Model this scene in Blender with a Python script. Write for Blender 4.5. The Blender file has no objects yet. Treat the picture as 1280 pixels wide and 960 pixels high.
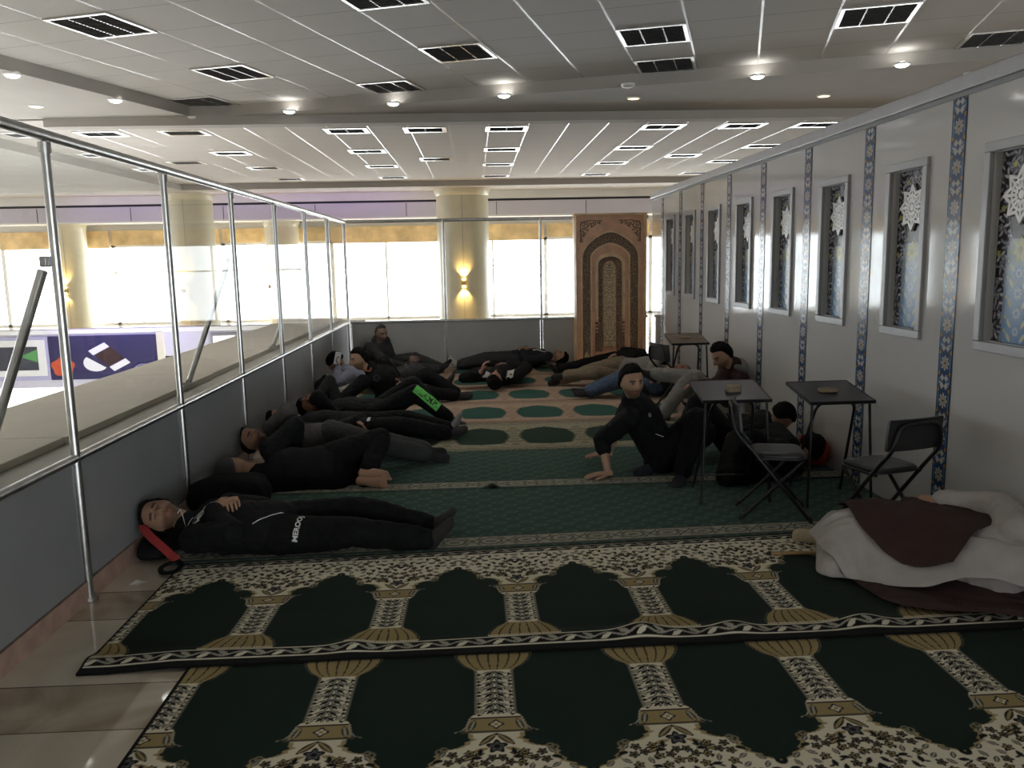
import bpy, bmesh, math, random
import numpy as np
from mathutils import Vector, Matrix, noise, geometry
from mathutils.bvhtree import BVHTree

random.seed(7)
SC = bpy.context.scene
COL = SC.collection
V = Vector
PI = math.pi
XL, XR, YF = -1.914, 2.639, 12.42          # left glass partition, right panel wall, far partition
RAILM, RAILT = 0.708, 2.189
RUGT = 0.012

# ------------------------------------------------------------------ materials
def new_mat(name):
    m = bpy.data.materials.new(name); m.use_nodes = True
    nt = m.node_tree
    return m, nt, nt.nodes['Principled BSDF']

def mat(name, c, rough=.6, metal=0., var=0., scale=8., bump=0., bscale=60., spec=.5, coat=0., emit=None, estr=0.):
    m, nt, b = new_mat(name)
    b.inputs['Base Color'].default_value = (*c, 1)
    b.inputs['Roughness'].default_value = rough
    b.inputs['Metallic'].default_value = metal
    b.inputs['Specular IOR Level'].default_value = spec
    b.inputs['Coat Weight'].default_value = coat
    N, L = nt.nodes, nt.links
    tc = N.new('ShaderNodeTexCoord')
    if var > 0:
        n = N.new('ShaderNodeTexNoise'); n.inputs['Scale'].default_value = scale; n.inputs['Detail'].default_value = 5
        L.new(tc.outputs['Object'], n.inputs['Vector'])
        r = N.new('ShaderNodeValToRGB')
        r.color_ramp.elements[0].position = .3; r.color_ramp.elements[1].position = .7
        r.color_ramp.elements[0].color = (*[x*(1-var) for x in c], 1)
        r.color_ramp.elements[1].color = (*[min(1, x*(1+var)) for x in c], 1)
        L.new(n.outputs['Fac'], r.inputs['Fac']); L.new(r.outputs['Color'], b.inputs['Base Color'])
    if bump > 0:
        n = N.new('ShaderNodeTexNoise'); n.inputs['Scale'].default_value = bscale; n.inputs['Detail'].default_value = 4
        L.new(tc.outputs['Object'], n.inputs['Vector'])
        bp = N.new('ShaderNodeBump'); bp.inputs['Strength'].default_value = bump; bp.inputs['Distance'].default_value = .01
        L.new(n.outputs['Fac'], bp.inputs['Height']); L.new(bp.outputs['Normal'], b.inputs['Normal'])
    if emit:
        b.inputs['Emission Color'].default_value = (*emit, 1); b.inputs['Emission Strength'].default_value = estr
    return m

def attr_mat(name, rough=.9, spec=.2, bump=0., bscale=300., sheen=0., coat=0.):
    m, nt, b = new_mat(name)
    N, L = nt.nodes, nt.links
    a = N.new('ShaderNodeAttribute'); a.attribute_name = 'Col'
    L.new(a.outputs['Color'], b.inputs['Base Color'])
    b.inputs['Roughness'].default_value = rough
    b.inputs['Specular IOR Level'].default_value = spec
    b.inputs['Sheen Weight'].default_value = sheen
    b.inputs['Coat Weight'].default_value = coat
    if bump > 0:
        tc = N.new('ShaderNodeTexCoord')
        n = N.new('ShaderNodeTexNoise'); n.inputs['Scale'].default_value = bscale
        L.new(tc.outputs['Object'], n.inputs['Vector'])
        bp = N.new('ShaderNodeBump'); bp.inputs['Strength'].default_value = bump; bp.inputs['Distance'].default_value = .005
        L.new(n.outputs['Fac'], bp.inputs['Height']); L.new(bp.outputs['Normal'], b.inputs['Normal'])
    return m

def glass_mat(name, tint=(1, 1, 1), refl=.06):
    m = bpy.data.materials.new(name); m.use_nodes = True
    nt = m.node_tree; N, L = nt.nodes, nt.links
    N.remove(N['Principled BSDF'])
    out = N['Material Output']
    t = N.new('ShaderNodeBsdfTransparent'); t.inputs['Color'].default_value = (*tint, 1)
    g = N.new('ShaderNodeBsdfGlossy'); g.inputs['Roughness'].default_value = .01
    lw = N.new('ShaderNodeLayerWeight'); lw.inputs['Blend'].default_value = .5
    pw = N.new('ShaderNodeMath'); pw.operation = 'POWER'; L.new(lw.outputs['Facing'], pw.inputs[0]); pw.inputs[1].default_value = 5
    ml = N.new('ShaderNodeMath'); ml.operation = 'MULTIPLY_ADD'; L.new(pw.outputs[0], ml.inputs[0]); ml.inputs[1].default_value = .30; ml.inputs[2].default_value = .02
    mx = N.new('ShaderNodeMixShader')
    L.new(ml.outputs[0], mx.inputs['Fac']); L.new(t.outputs[0], mx.inputs[1]); L.new(g.outputs[0], mx.inputs[2])
    L.new(mx.outputs[0], out.inputs['Surface'])
    return m

M = {}
M['steel'] = mat('brushed_steel', (.58, .58, .57), .3, 1., var=.12, scale=14)
M['panel_grey'] = mat('grey_laminate', (.27, .28, .285), .34, 0, var=.06, scale=3)
M['panel_grey_far'] = mat('pale_grey_laminate', (.42, .425, .42), .42, 0, var=.06, scale=3)
M['glass'] = glass_mat('clear_glass', (.965, .975, .97))
M['pane'] = glass_mat('window_glass', (.98, .99, 1.))
M['wall_white'] = mat('glossy_white_panel', (.58, .57, .565), .07, 0, var=.02, scale=2, spec=.55)
M['alu'] = mat('grey_aluminium', (.40, .40, .41), .35, .5, var=.06, scale=10)
M['frame_grey'] = mat('grey_frame_paint', (.36, .36, .365), .35, .1, var=.05)
M['black_metal'] = mat('black_painted_metal', (.015, .015, .016), .35, .3, var=.2, scale=20)
M['black_plastic'] = mat('black_plastic', (.022, .022, .024), .38, 0, var=.15, scale=20, bump=.05, bscale=200)
M['table_grey'] = mat('dark_grey_laminate_top', (.055, .055, .06), .3, 0, var=.15, scale=12)
M['table_brown'] = mat('brown_laminate_top', (.16, .12, .09), .35, 0, var=.2, scale=12)
M['clay'] = mat('pale_clay', (.30, .24, .16), .8, 0, var=.2, scale=60, bump=.3, bscale=150)
M['wood_pale'] = mat('pale_varnished_wood', (.86, .62, .36), .35, 0, var=.18, scale=7)
M['wood_rose'] = mat('rose_varnished_wood', (.80, .47, .30), .38, 0, var=.16, scale=6)
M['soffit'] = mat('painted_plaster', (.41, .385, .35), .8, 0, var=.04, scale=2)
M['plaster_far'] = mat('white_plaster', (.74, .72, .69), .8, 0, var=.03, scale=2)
M['column'] = mat('cream_column_cladding', (.66, .62, .46), .3, 0, var=.05, scale=3, spec=.5)
M['ledge'] = mat('beige_ledge_board', (.62, .57, .49), .6, 0, var=.05, scale=2)
M['ledge_low'] = mat('grey_ledge_base', (.52, .50, .46), .6, 0, var=.05, scale=2)
M['skirting'] = mat('pink_marble', (.40, .27, .22), .3, 0, var=.2, scale=12)
M['valance'] = mat('amber_slatted_blind', (.78, .55, .28), .7, 0, var=.3, scale=3)
M['dark_slot'] = mat('dark_slot', (.03, .028, .035), .7)
M['vent_frame'] = mat('white_vent_frame', (.80, .79, .77), .4, 0)
M['vent_metal'] = mat('bright_vent_metal', (.86, .85, .83), .25, .75)
M['vent_dark'] = mat('dark_vent_grille', (.12, .12, .12), .45, .5, var=.3, scale=15)
M['black_cloth'] = mat('black_tracksuit_cloth', (.0065, .0068, .0082), .8, 0, var=.3, scale=14, bump=.35, bscale=45, spec=.25)
M['black_trouser'] = mat('black_trouser_cloth', (.0058, .006, .0068), .85, 0, var=.3, scale=14, bump=.35, bscale=45, spec=.2)
M['navy_cloth'] = mat('navy_cloth', (.010, .011, .018), .85, 0, var=.3, scale=14, bump=.3, bscale=50)
M['charcoal_cloth'] = mat('charcoal_cloth', (.034, .034, .036), .9, 0, var=.2, scale=12, bump=.35, bscale=50)
M['fleece_grey'] = mat('warm_grey_fleece', (.085, .077, .071), .95, 0, var=.2, scale=14, bump=.4, bscale=60)
M['grey_cloth'] = mat('light_grey_cloth', (.23, .22, .205), .9, 0, var=.12, scale=12, bump=.4, bscale=40)
M['robe_cloth'] = mat('pale_grey_robe_cloth', (.43, .40, .385), .9, 0, var=.08, scale=10, bump=1., bscale=11)
M['brown_cloth'] = mat('dark_brown_cloak_cloth', (.045, .022, .018), .95, 0, var=.2, scale=12, bump=.35, bscale=45)
M['khaki_cloth'] = mat('khaki_trouser_cloth', (.20, .155, .105), .9, 0, var=.12, scale=12, bump=.35, bscale=45)
M['denim'] = mat('blue_denim', (.055, .085, .15), .9, 0, var=.25, scale=40, bump=.3, bscale=80)
M['maroon_cloth'] = mat('maroon_jacket_cloth', (.045, .018, .018), .85, 0, var=.2, scale=12, bump=.3, bscale=45)
M['lilac_cloth'] = mat('lilac_grey_shirt_cloth', (.21, .22, .28), .9, 0, var=.1, scale=12, bump=.3, bscale=45)
M['cream_sock'] = mat('cream_knit', (.52, .45, .31), .95, 0, var=.08, scale=40, bump=.4, bscale=250)
M['white_sock'] = mat('white_knit', (.55, .54, .50), .95, 0, var=.08, scale=40, bump=.4, bscale=250)
M['grey_sock'] = mat('grey_knit', (.25, .24, .23), .95, 0, var=.1, scale=40, bump=.4, bscale=250)
M['dark_sock'] = mat('charcoal_knit', (.026, .024, .024), .95, 0, var=.2, scale=40, bump=.4, bscale=250)
M['navy_sock'] = mat('navy_knit', (.014, .014, .022), .95, 0, var=.2, scale=40, bump=.4, bscale=250)
M['hair'] = mat('black_hair', (.007, .006, .0055), .85, 0, var=.4, scale=60, bump=.8, bscale=160, spec=.15)
M['hair_grey'] = mat('greying_hair', (.045, .04, .037), .7, 0, var=.4, scale=60, bump=.8, bscale=160)
M['beanie'] = mat('grey_knit_hat', (.10, .10, .098), .95, 0, var=.1, scale=40, bump=.5, bscale=180)
M['bag_black'] = mat('black_nylon', (.009, .009, .010), .85, 0, var=.3, scale=14, bump=.3, bscale=60, spec=.15)
M['red_cloth'] = mat('red_webbing', (.33, .03, .03), .8, 0, var=.15, scale=20, bump=.3, bscale=120)
M['neon'] = mat('neon_green_panel', (.15, .62, .12), .75, 0, var=.1, scale=20)
M['white_print'] = mat('white_print', (.72, .72, .70), .6)
M['black_print'] = mat('black_print', (.01, .01, .01), .6)
M['white_cloth'] = mat('white_fabric_panel', (.55, .54, .52), .85, 0, var=.08, scale=20)
M['orange_print'] = mat('orange_collar', (.55, .16, .06), .8, 0, var=.1)
M['phone_white'] = mat('white_phone_case', (.7, .74, .78), .3)
M['paper'] = mat('white_paper', (.75, .72, .66), .9, 0, var=.05)
M['stick_wood'] = mat('tan_stick_wood', (.38, .24, .10), .5, 0, var=.2, scale=20)
M['skin'] = attr_mat('skin', .55, .35, bump=.15, bscale=120)
M['rug'] = attr_mat('rug_pile', .97, .08, bump=.35, bscale=260, sheen=.05)
M['tile_strip'] = attr_mat('printed_tile_strip', .18, .5)
M['poster'] = attr_mat('printed_arabesque', .25, .5)
M['star_white'] = mat('white_acrylic', (.86, .85, .83), .3, 0)
M['reg_purple'] = mat('lavender_panel', (.56, .53, .60), .5)
M['banner_navy'] = mat('navy_banner_print', (.035, .03, .085), .4)
M['banner_lilac'] = mat('lilac_banner_print', (.42, .40, .56), .4)
M['banner_orange'] = mat('orange_banner_print', (.5, .09, .04), .4)
M['banner_green'] = mat('green_banner_print', (.10, .30, .10), .4)
M['banner_grey'] = mat('grey_banner_print', (.06, .06, .075), .4)

def node_floor():
    m, nt, b = new_mat('polished_marble_tiles'); N, L = nt.nodes, nt.links
    tc = N.new('ShaderNodeTexCoord'); sep = N.new('ShaderNodeSeparateXYZ'); L.new(tc.outputs['Object'], sep.inputs[0])
    n = N.new('ShaderNodeTexNoise'); n.inputs['Scale'].default_value = 2.2; n.inputs['Detail'].default_value = 8; n.inputs['Distortion'].default_value = 1.6
    L.new(tc.outputs['Object'], n.inputs['Vector'])
    def ramp(a, b_, p0=.35, p1=.7):
        r = N.new('ShaderNodeValToRGB'); r.color_ramp.elements[0].position = p0; r.color_ramp.elements[1].position = p1
        r.color_ramp.elements[0].color = (*a, 1); r.color_ramp.elements[1].color = (*b_, 1); L.new(n.outputs['Fac'], r.inputs['Fac']); return r
    r1 = ramp((.62, .55, .44), (.74, .67, .55)); r2 = ramp((.36, .29, .21), (.62, .54, .42))
    def math_(op, a, v=None, c=None):
        x = N.new('ShaderNodeMath'); x.operation = op
        L.new(a, x.inputs[0])
        if v is not None:
            if isinstance(v, (int, float)): x.inputs[1].default_value = v
            else: L.new(v, x.inputs[1])
        return x.outputs[0]
    # band tiles between the wide tiles: period .93 m, band .33 m
    yy = math_('FRACT', math_('DIVIDE', math_('ADD', sep.outputs['Y'], 20*.93 - 2.73), .93))
    band = math_('LESS_THAN', yy, .355)
    mx = N.new('ShaderNodeMix'); mx.data_type = 'RGBA'; L.new(band, mx.inputs[0]); L.new(r1.outputs[0], mx.inputs[6]); L.new(r2.outputs[0], mx.inputs[7])
    d0 = math_('LESS_THAN', math_('ABSOLUTE', math_('SUBTRACT', yy, .355)), .004)
    d1 = math_('LESS_THAN', yy, .006)
    joint = math_('MAXIMUM', d0, d1)
    mj = N.new('ShaderNodeMix'); mj.data_type = 'RGBA'; L.new(joint, mj.inputs[0]); L.new(mx.outputs[2], mj.inputs[6]); mj.inputs[7].default_value = (.10, .08, .06, 1)
    L.new(mj.outputs[2], b.inputs['Base Color'])
    b.inputs['Roughness'].default_value = .045
    return m
M['floor'] = node_floor()

def node_ceiling(name, c, pitch, bar=.03, line=.006, barc=(.75, .74, .72), barmod=1):
    m, nt, b = new_mat(name); N, L = nt.nodes, nt.links
    tc = N.new('ShaderNodeTexCoord'); sep = N.new('ShaderNodeSeparateXYZ'); L.new(tc.outputs['Object'], sep.inputs[0])
    def math_(op, a, v):
        x = N.new('ShaderNodeMath'); x.operation = op; L.new(a, x.inputs[0]); x.inputs[1].default_value = v; return x.outputs[0]
    fx = math_('FRACT', math_('DIVIDE', math_('ADD', sep.outputs['X'], 40*pitch*barmod), pitch*barmod), 0)
    fy = math_('FRACT', math_('DIVIDE', math_('ADD', sep.outputs['Y'], 40*pitch), pitch), 0)
    fx2 = math_('FRACT', math_('DIVIDE', math_('ADD', sep.outputs['X'], 40*pitch), pitch), 0)
    bx = math_('LESS_THAN', fx, bar/(pitch*barmod)); ly = math_('LESS_THAN', fy, line/pitch); lx = math_('LESS_THAN', fx2, line/pitch)
    n = N.new('ShaderNodeTexNoise'); n.inputs['Scale'].default_value = 90; n.inputs['Detail'].default_value = 3; L.new(tc.outputs['Object'], n.inputs['Vector'])
    r = N.new('ShaderNodeValToRGB'); r.color_ramp.elements[0].position = .3; r.color_ramp.elements[0].color = (*[x*.93 for x in c], 1); r.color_ramp.elements[1].color = (*c, 1)
    L.new(n.outputs['Fac'], r.inputs['Fac'])
    mx = N.new('ShaderNodeMix'); mx.data_type = 'RGBA'; L.new(ly, mx.inputs[0]); L.new(r.outputs[0], mx.inputs[6]); mx.inputs[7].default_value = (.22, .21, .2, 1)
    m3 = N.new('ShaderNodeMix'); m3.data_type = 'RGBA'; L.new(lx, m3.inputs[0]); L.new(mx.outputs[2], m3.inputs[6]); m3.inputs[7].default_value = (.3, .29, .28, 1)
    m2 = N.new('ShaderNodeMix'); m2.data_type = 'RGBA'; L.new(bx, m2.inputs[0]); L.new(m3.outputs[2], m2.inputs[6]); m2.inputs[7].default_value = (*barc, 1)
    L.new(m2.outputs[2], b.inputs['Base Color']); b.inputs['Roughness'].default_value = .75
    rr = N.new('ShaderNodeMapRange'); L.new(bx, rr.inputs[0]); rr.inputs[3].default_value = .8; rr.inputs[4].default_value = .25
    L.new(rr.outputs[0], b.inputs['Roughness'])
    return m
M['ceil_near'] = node_ceiling('ceiling_tiles_matt', (.56, .545, .52), .57, .020, .008, (.50, .49, .475))
M['ceil_far'] = node_ceiling('ceiling_tiles_far', (.53, .495, .45), .55, .016, .005, (.85, .84, .81), 1)

def node_carved(name, dark, light, scale):
    m, nt, b = new_mat(name); N, L = nt.nodes, nt.links
    tc = N.new('ShaderNodeTexCoord'); sep = N.new('ShaderNodeSeparateXYZ'); L.new(tc.outputs['Object'], sep.inputs[0])
    ab = N.new('ShaderNodeMath'); ab.operation = 'ABSOLUTE'; L.new(sep.outputs['X'], ab.inputs[0])
    cb = N.new('ShaderNodeCombineXYZ'); L.new(ab.outputs[0], cb.inputs[0]); L.new(sep.outputs['Z'], cb.inputs[2])
    vo = N.new('ShaderNodeTexVoronoi'); vo.feature = 'DISTANCE_TO_EDGE'; vo.inputs['Scale'].default_value = scale; L.new(cb.outputs[0], vo.inputs['Vector'])
    v2 = N.new('ShaderNodeTexVoronoi'); v2.inputs['Scale'].default_value = scale*1.7; L.new(cb.outputs[0], v2.inputs['Vector'])
    mp = N.new('ShaderNodeMath'); mp.operation = 'MULTIPLY'; L.new(vo.outputs['Distance'], mp.inputs[0]); mp.inputs[1].default_value = 5
    mn = N.new('ShaderNodeMath'); mn.operation = 'MINIMUM'; L.new(mp.outputs[0], mn.inputs[0]); L.new(v2.outputs['Distance'], mn.inputs[1])
    r = N.new('ShaderNodeValToRGB'); r.color_ramp.elements[0].position = .12; r.color_ramp.elements[0].color = (*light, 1); r.color_ramp.elements[1].position = .34; r.color_ramp.elements[1].color = (*dark, 1)
    L.new(mn.outputs[0], r.inputs['Fac']); L.new(r.outputs[0], b.inputs['Base Color'])
    bp = N.new('ShaderNodeBump'); bp.invert = True; bp.inputs['Strength'].default_value = .7; bp.inputs['Distance'].default_value = .012
    L.new(mn.outputs[0], bp.inputs['Height']); L.new(bp.outputs['Normal'], b.inputs['Normal'])
    b.inputs['Roughness'].default_value = .5
    return m
M['carved_dark'] = node_carved('carved_dark_band', (.20, .135, .095), (.60, .44, .30), 34)
M['carved_pale'] = node_carved('carved_pale_panel', (.86, .70, .46), (.34, .23, .14), 26)
M['reveal_grey'] = mat('pale_grey_reveal', (.62, .62, .62), .45)
M['carved_leaf'] = mat('dark_carved_leaf', (.13, .12, .095), .6, 0, var=.3, scale=30)
M['carved_green'] = node_carved('carved_spandrel', (.11, .10, .08), (.62, .42, .28), 40)

# ------------------------------------------------------------------ object helpers
def tag(o, label=None, cat=None, group=None, kind=None):
    if label: o['label'] = label
    if cat: o['category'] = cat
    if group: o['group'] = group
    if kind: o['kind'] = kind
    return o

def link(o, parent=None):
    COL.objects.link(o)
    if parent is not None:
        o.parent = parent
        o.matrix_parent_inverse = Matrix.Identity(4) if parent.get('_inv') else Matrix.Translation(-parent.location)
    return o

def empty(name, loc=(0, 0, 0), rz=0.):
    o = bpy.data.objects.new(name, None); o.location = loc; o.rotation_euler = (0, 0, rz); o.empty_display_size = .1
    COL.objects.link(o); return o

def mobj(name, me, m=None, parent=None, smooth=None):
    if m is not None:
        me.materials.clear(); me.materials.append(m)
    if smooth is not None:
        me.polygons.foreach_set('use_smooth', np.full(len(me.polygons), smooth, dtype=bool))
    o = bpy.data.objects.new(name, me)
    return link(o, parent)

def copy_tree(o, parent=None):
    c = o.copy(); COL.objects.link(c)
    if parent is not None: c.parent = parent
    for ch in list(o.children): copy_tree(ch, c)
    return c

def frame_from(d, hint=None):
    d = V(d).normalized()
    h = V(hint) if hint is not None else (V((0, 0, 1)) if abs(d.z) < .9 else V((0, 1, 0)))
    x = h.cross(d)
    if x.length < 1e-5: x = V((1, 0, 0)).cross(d)
    x.normalize(); y = d.cross(x).normalized()
    return x, y, d

class MB:
    def __init__(s): s.v = []; s.f = []
    def add(s, vs, fs):
        o = len(s.v); s.v += [tuple(v) for v in vs]; s.f += [tuple(i+o for i in f) for f in fs]
    def box(s, c, size, rot=None):
        c = V(c); hx, hy, hz = size[0]/2, size[1]/2, size[2]/2
        vs = [V((x, y, z)) for x in (-hx, hx) for y in (-hy, hy) for z in (-hz, hz)]
        if rot is not None: vs = [rot @ v for v in vs]
        s.add([v+c for v in vs], [(0, 1, 3, 2), (4, 6, 7, 5), (0, 4, 5, 1), (2, 3, 7, 6), (0, 2, 6, 4), (1, 5, 7, 3)])
    def box2(s, lo, hi):
        s.box([(a+b)/2 for a, b in zip(lo, hi)], [abs(b-a) for a, b in zip(lo, hi)])
    def rings(s, rings, cap=True):
        n = len(rings[0]); vs = [p for r in rings for p in r]; fs = []
        for i in range(len(rings)-1):
            for j in range(n):
                a, b = i*n+j, i*n+(j+1) % n
                fs.append((a, b, b+n, a+n))
        if cap:
            fs.append(tuple(reversed(range(n)))); fs.append(tuple(range((len(rings)-1)*n, len(rings)*n)))
        s.add(vs, fs)
    def cone(s, a, b, ra, rb, n=14, caps=3):
        a, b = V(a), V(b); d = b-a
        if d.length < 1e-6: d = V((0, 0, 1e-4))
        x, y, d = frame_from(d)
        rr = []
        for k in range(caps):
            t = -PI/2+PI/2*(k+.35)/caps; rr.append((a+d*(math.sin(t)*ra), math.cos(t)*ra))
        rr.append((a, ra)); rr.append((b, rb))
        for k in range(caps):
            t = PI/2*(k+.65)/caps; rr.append((b+d*(math.sin(t)*rb), math.cos(t)*rb))
        s.rings([[c+x*(r*math.cos(2*PI*j/n))+y*(r*math.sin(2*PI*j/n)) for j in range(n)] for c, r in rr])
    def chain(s, pts, rs, n=14):
        for i in range(len(pts)-1): s.cone(pts[i], pts[i+1], rs[i], rs[i+1], n)
    def tube(s, pts, r, n=10, closed=False):
        pts = [V(p) for p in pts]; rings = []; hint = None
        m = len(pts)
        for i, p in enumerate(pts):
            if closed: d = pts[(i+1) % m]-pts[i-1]
            else: d = pts[min(i+1, m-1)]-pts[max(i-1, 0)]
            if hint is None: x, y, d = frame_from(d)
            else:
                d.normalize(); x = hint-d*hint.dot(d); x.normalize(); y = d.cross(x)
            hint = x
            rings.append([p+x*(r*math.cos(2*PI*j/n))+y*(r*math.sin(2*PI*j/n)) for j in range(n)])
        if closed: rings.append(rings[0])
        s.rings(rings, not closed)
    def ellip(s, c, ax, n=16, m=10):
        c = V(c); ax = [V(a) for a in ax]; rings = []
        for i in range(1, m):
            t = PI*i/m
            rings.append([c+ax[2]*(-math.cos(t))+ax[0]*(math.sin(t)*math.cos(2*PI*j/n))+ax[1]*(math.sin(t)*math.sin(2*PI*j/n)) for j in range(n)])
        s.rings(rings)
    def loft(s, secs, n=20):
        # secs: (centre, xvec, yvec) with radii in the vectors
        s.rings([[V(c)+V(x)*math.cos(2*PI*j/n)+V(y)*math.sin(2*PI*j/n) for j in range(n)] for c, x, y in secs])
    def mesh(s, name='mesh'):
        me = bpy.data.meshes.new(name); me.from_pydata(s.v, [], s.f); me.update()
        bm = bmesh.new(); bm.from_mesh(me); bmesh.ops.recalc_face_normals(bm, faces=bm.faces); bm.to_mesh(me); bm.free()
        return me
    def build(s, name, m, parent=None, smooth=False, bevel=0., seg=2):
        me = s.mesh(name)
        if bevel > 0:
            bm = bmesh.new(); bm.from_mesh(me)
            bmesh.ops.bevel(bm, geom=[e for e in bm.edges if e.calc_face_angle(0) > .6], offset=bevel, segments=seg, affect='EDGES', profile=.5)
            bm.to_mesh(me); bm.free()
        o = mobj(name, me, m, parent, smooth)
        if smooth:
            try: me.set_sharp_from_angle(angle=math.radians(40))
            except Exception: pass
        return o

def fillet(pts, r, n=5):
    pts = [V(p) for p in pts]; out = [pts[0]]
    for i in range(1, len(pts)-1):
        a, b, c = pts[i-1], pts[i], pts[i+1]
        u = (a-b); w = (c-b); k = min(r, u.length*.45, w.length*.45)
        p, q = b+u.normalized()*k, b+w.normalized()*k
        for j in range(n+1):
            t = j/n; out.append(p*(1-t)**2+b*(2*t*(1-t))+q*t*t)
    out.append(pts[-1]); return out

def quad(name, p, m, parent=None, kind=None):
    mb = MB(); mb.add(p, [tuple(range(len(p)))])
    me = bpy.data.meshes.new(name); me.from_pydata(mb.v, [], mb.f); me.update()
    return mobj(name, me, m, parent)

def slab(name, lo, hi, m, parent=None, kind=None, bevel=0.):
    mb = MB(); mb.box2(lo, hi); o = mb.build(name, m, parent, bevel=bevel)
    if kind: o['kind'] = kind
    return o

# ------------------------------------------------------------------ painted grids (pattern as point colours)
def grid_obj(name, P, C, m, parent=None, thick=0.):
    """P: (ny,nx,3) points, C: (ny,nx,3) linear colours -> one mesh; optional thickness (skirt + bottom)."""
    ny, nx = P.shape[:2]
    idx = np.arange(ny*nx).reshape(ny, nx)
    q = np.stack([idx[:-1, :-1], idx[:-1, 1:], idx[1:, 1:], idx[1:, :-1]], -1).reshape(-1, 4)
    vs = P.reshape(-1, 3); cs = C.reshape(-1, 3)
    if thick > 0:
        loop = np.concatenate([idx[0, :], idx[1:, -1], idx[-1, -2::-1], idx[-2:0:-1, 0]])
        base = len(vs); low = vs[loop].copy(); low[:, 2] -= thick
        vs = np.concatenate([vs, low]); cs = np.concatenate([cs, cs[loop]*.5])
        k = len(loop); a = np.arange(k); b = (a+1) % k
        q = np.concatenate([q, np.stack([loop[b], loop[a], base+a, base+b], -1)])
    me = bpy.data.meshes.new(name)
    me.vertices.add(len(vs)); me.vertices.foreach_set('co', vs.astype(np.float32).ravel())
    me.loops.add(len(q)*4); me.loops.foreach_set('vertex_index', q.astype(np.int32).ravel())
    me.polygons.add(len(q)); me.polygons.foreach_set('loop_start', np.arange(0, len(q)*4, 4, dtype=np.int32))
    me.update(calc_edges=True)
    at = me.color_attributes.new('Col', 'FLOAT_COLOR', 'POINT')
    at.data.foreach_set('color', np.concatenate([cs, np.ones((len(cs), 1))], 1).astype(np.float32).ravel())
    me.polygons.foreach_set('use_smooth', np.ones(len(q), dtype=bool))
    return mobj(name, me, m, parent)

def sstep(a, b, x):
    t = np.clip((x-a)/(b-a), 0, 1); return t*t*(3-2*t)

def paint(C, mask, col):
    mask = np.clip(mask, 0, 1)[..., None]; C[:] = C*(1-mask)+np.array(col)*mask

def flower(C, U, W, cx, cy, r, edge, fill, core, k=6, aa=.004, rot=0.):
    for sx in ((1, -1) if abs(cx) > 1e-6 else (1,)):
        dx, dy = U-sx*cx, W-cy; rr = np.hypot(dx, dy); th = np.arctan2(dy, dx)
        R = r*(.78+.22*np.cos(k*th+rot))
        if edge is not None: paint(C, sstep(aa, 0, rr-R-aa*.9), edge)
        if fill is not None: paint(C, sstep(aa, 0, rr-R*.72), fill)
        if core is not None: paint(C, sstep(aa, 0, rr-r*.28), core)

def leaf(C, U, W, cx, cy, L, w, ang, col, aa=.003, mid=None):
    for sx in (1, -1):
        a = ang if sx == 1 else PI-ang
        dx, dy = U-sx*cx, W-cy
        p = dx*math.cos(a)+dy*math.sin(a); q = -dx*math.sin(a)+dy*math.cos(a)
        t = np.clip(p/L, -1, 1); hw = w*(1-t*t)
        inside = sstep(aa, 0, np.abs(q)-hw)*(np.abs(p) < L)
        paint(C, inside, col)
        if mid is not None: paint(C, sstep(aa, 0, np.abs(q)-hw*.35)*(np.abs(p) < L*.8), mid)

GREEN, CREAM, TAN, BLK, GRY = (.0105, .0235, .0165), (.80, .745, .585), (.38, .29, .135), (.010, .010, .009), (.40, .38, .31)

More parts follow.
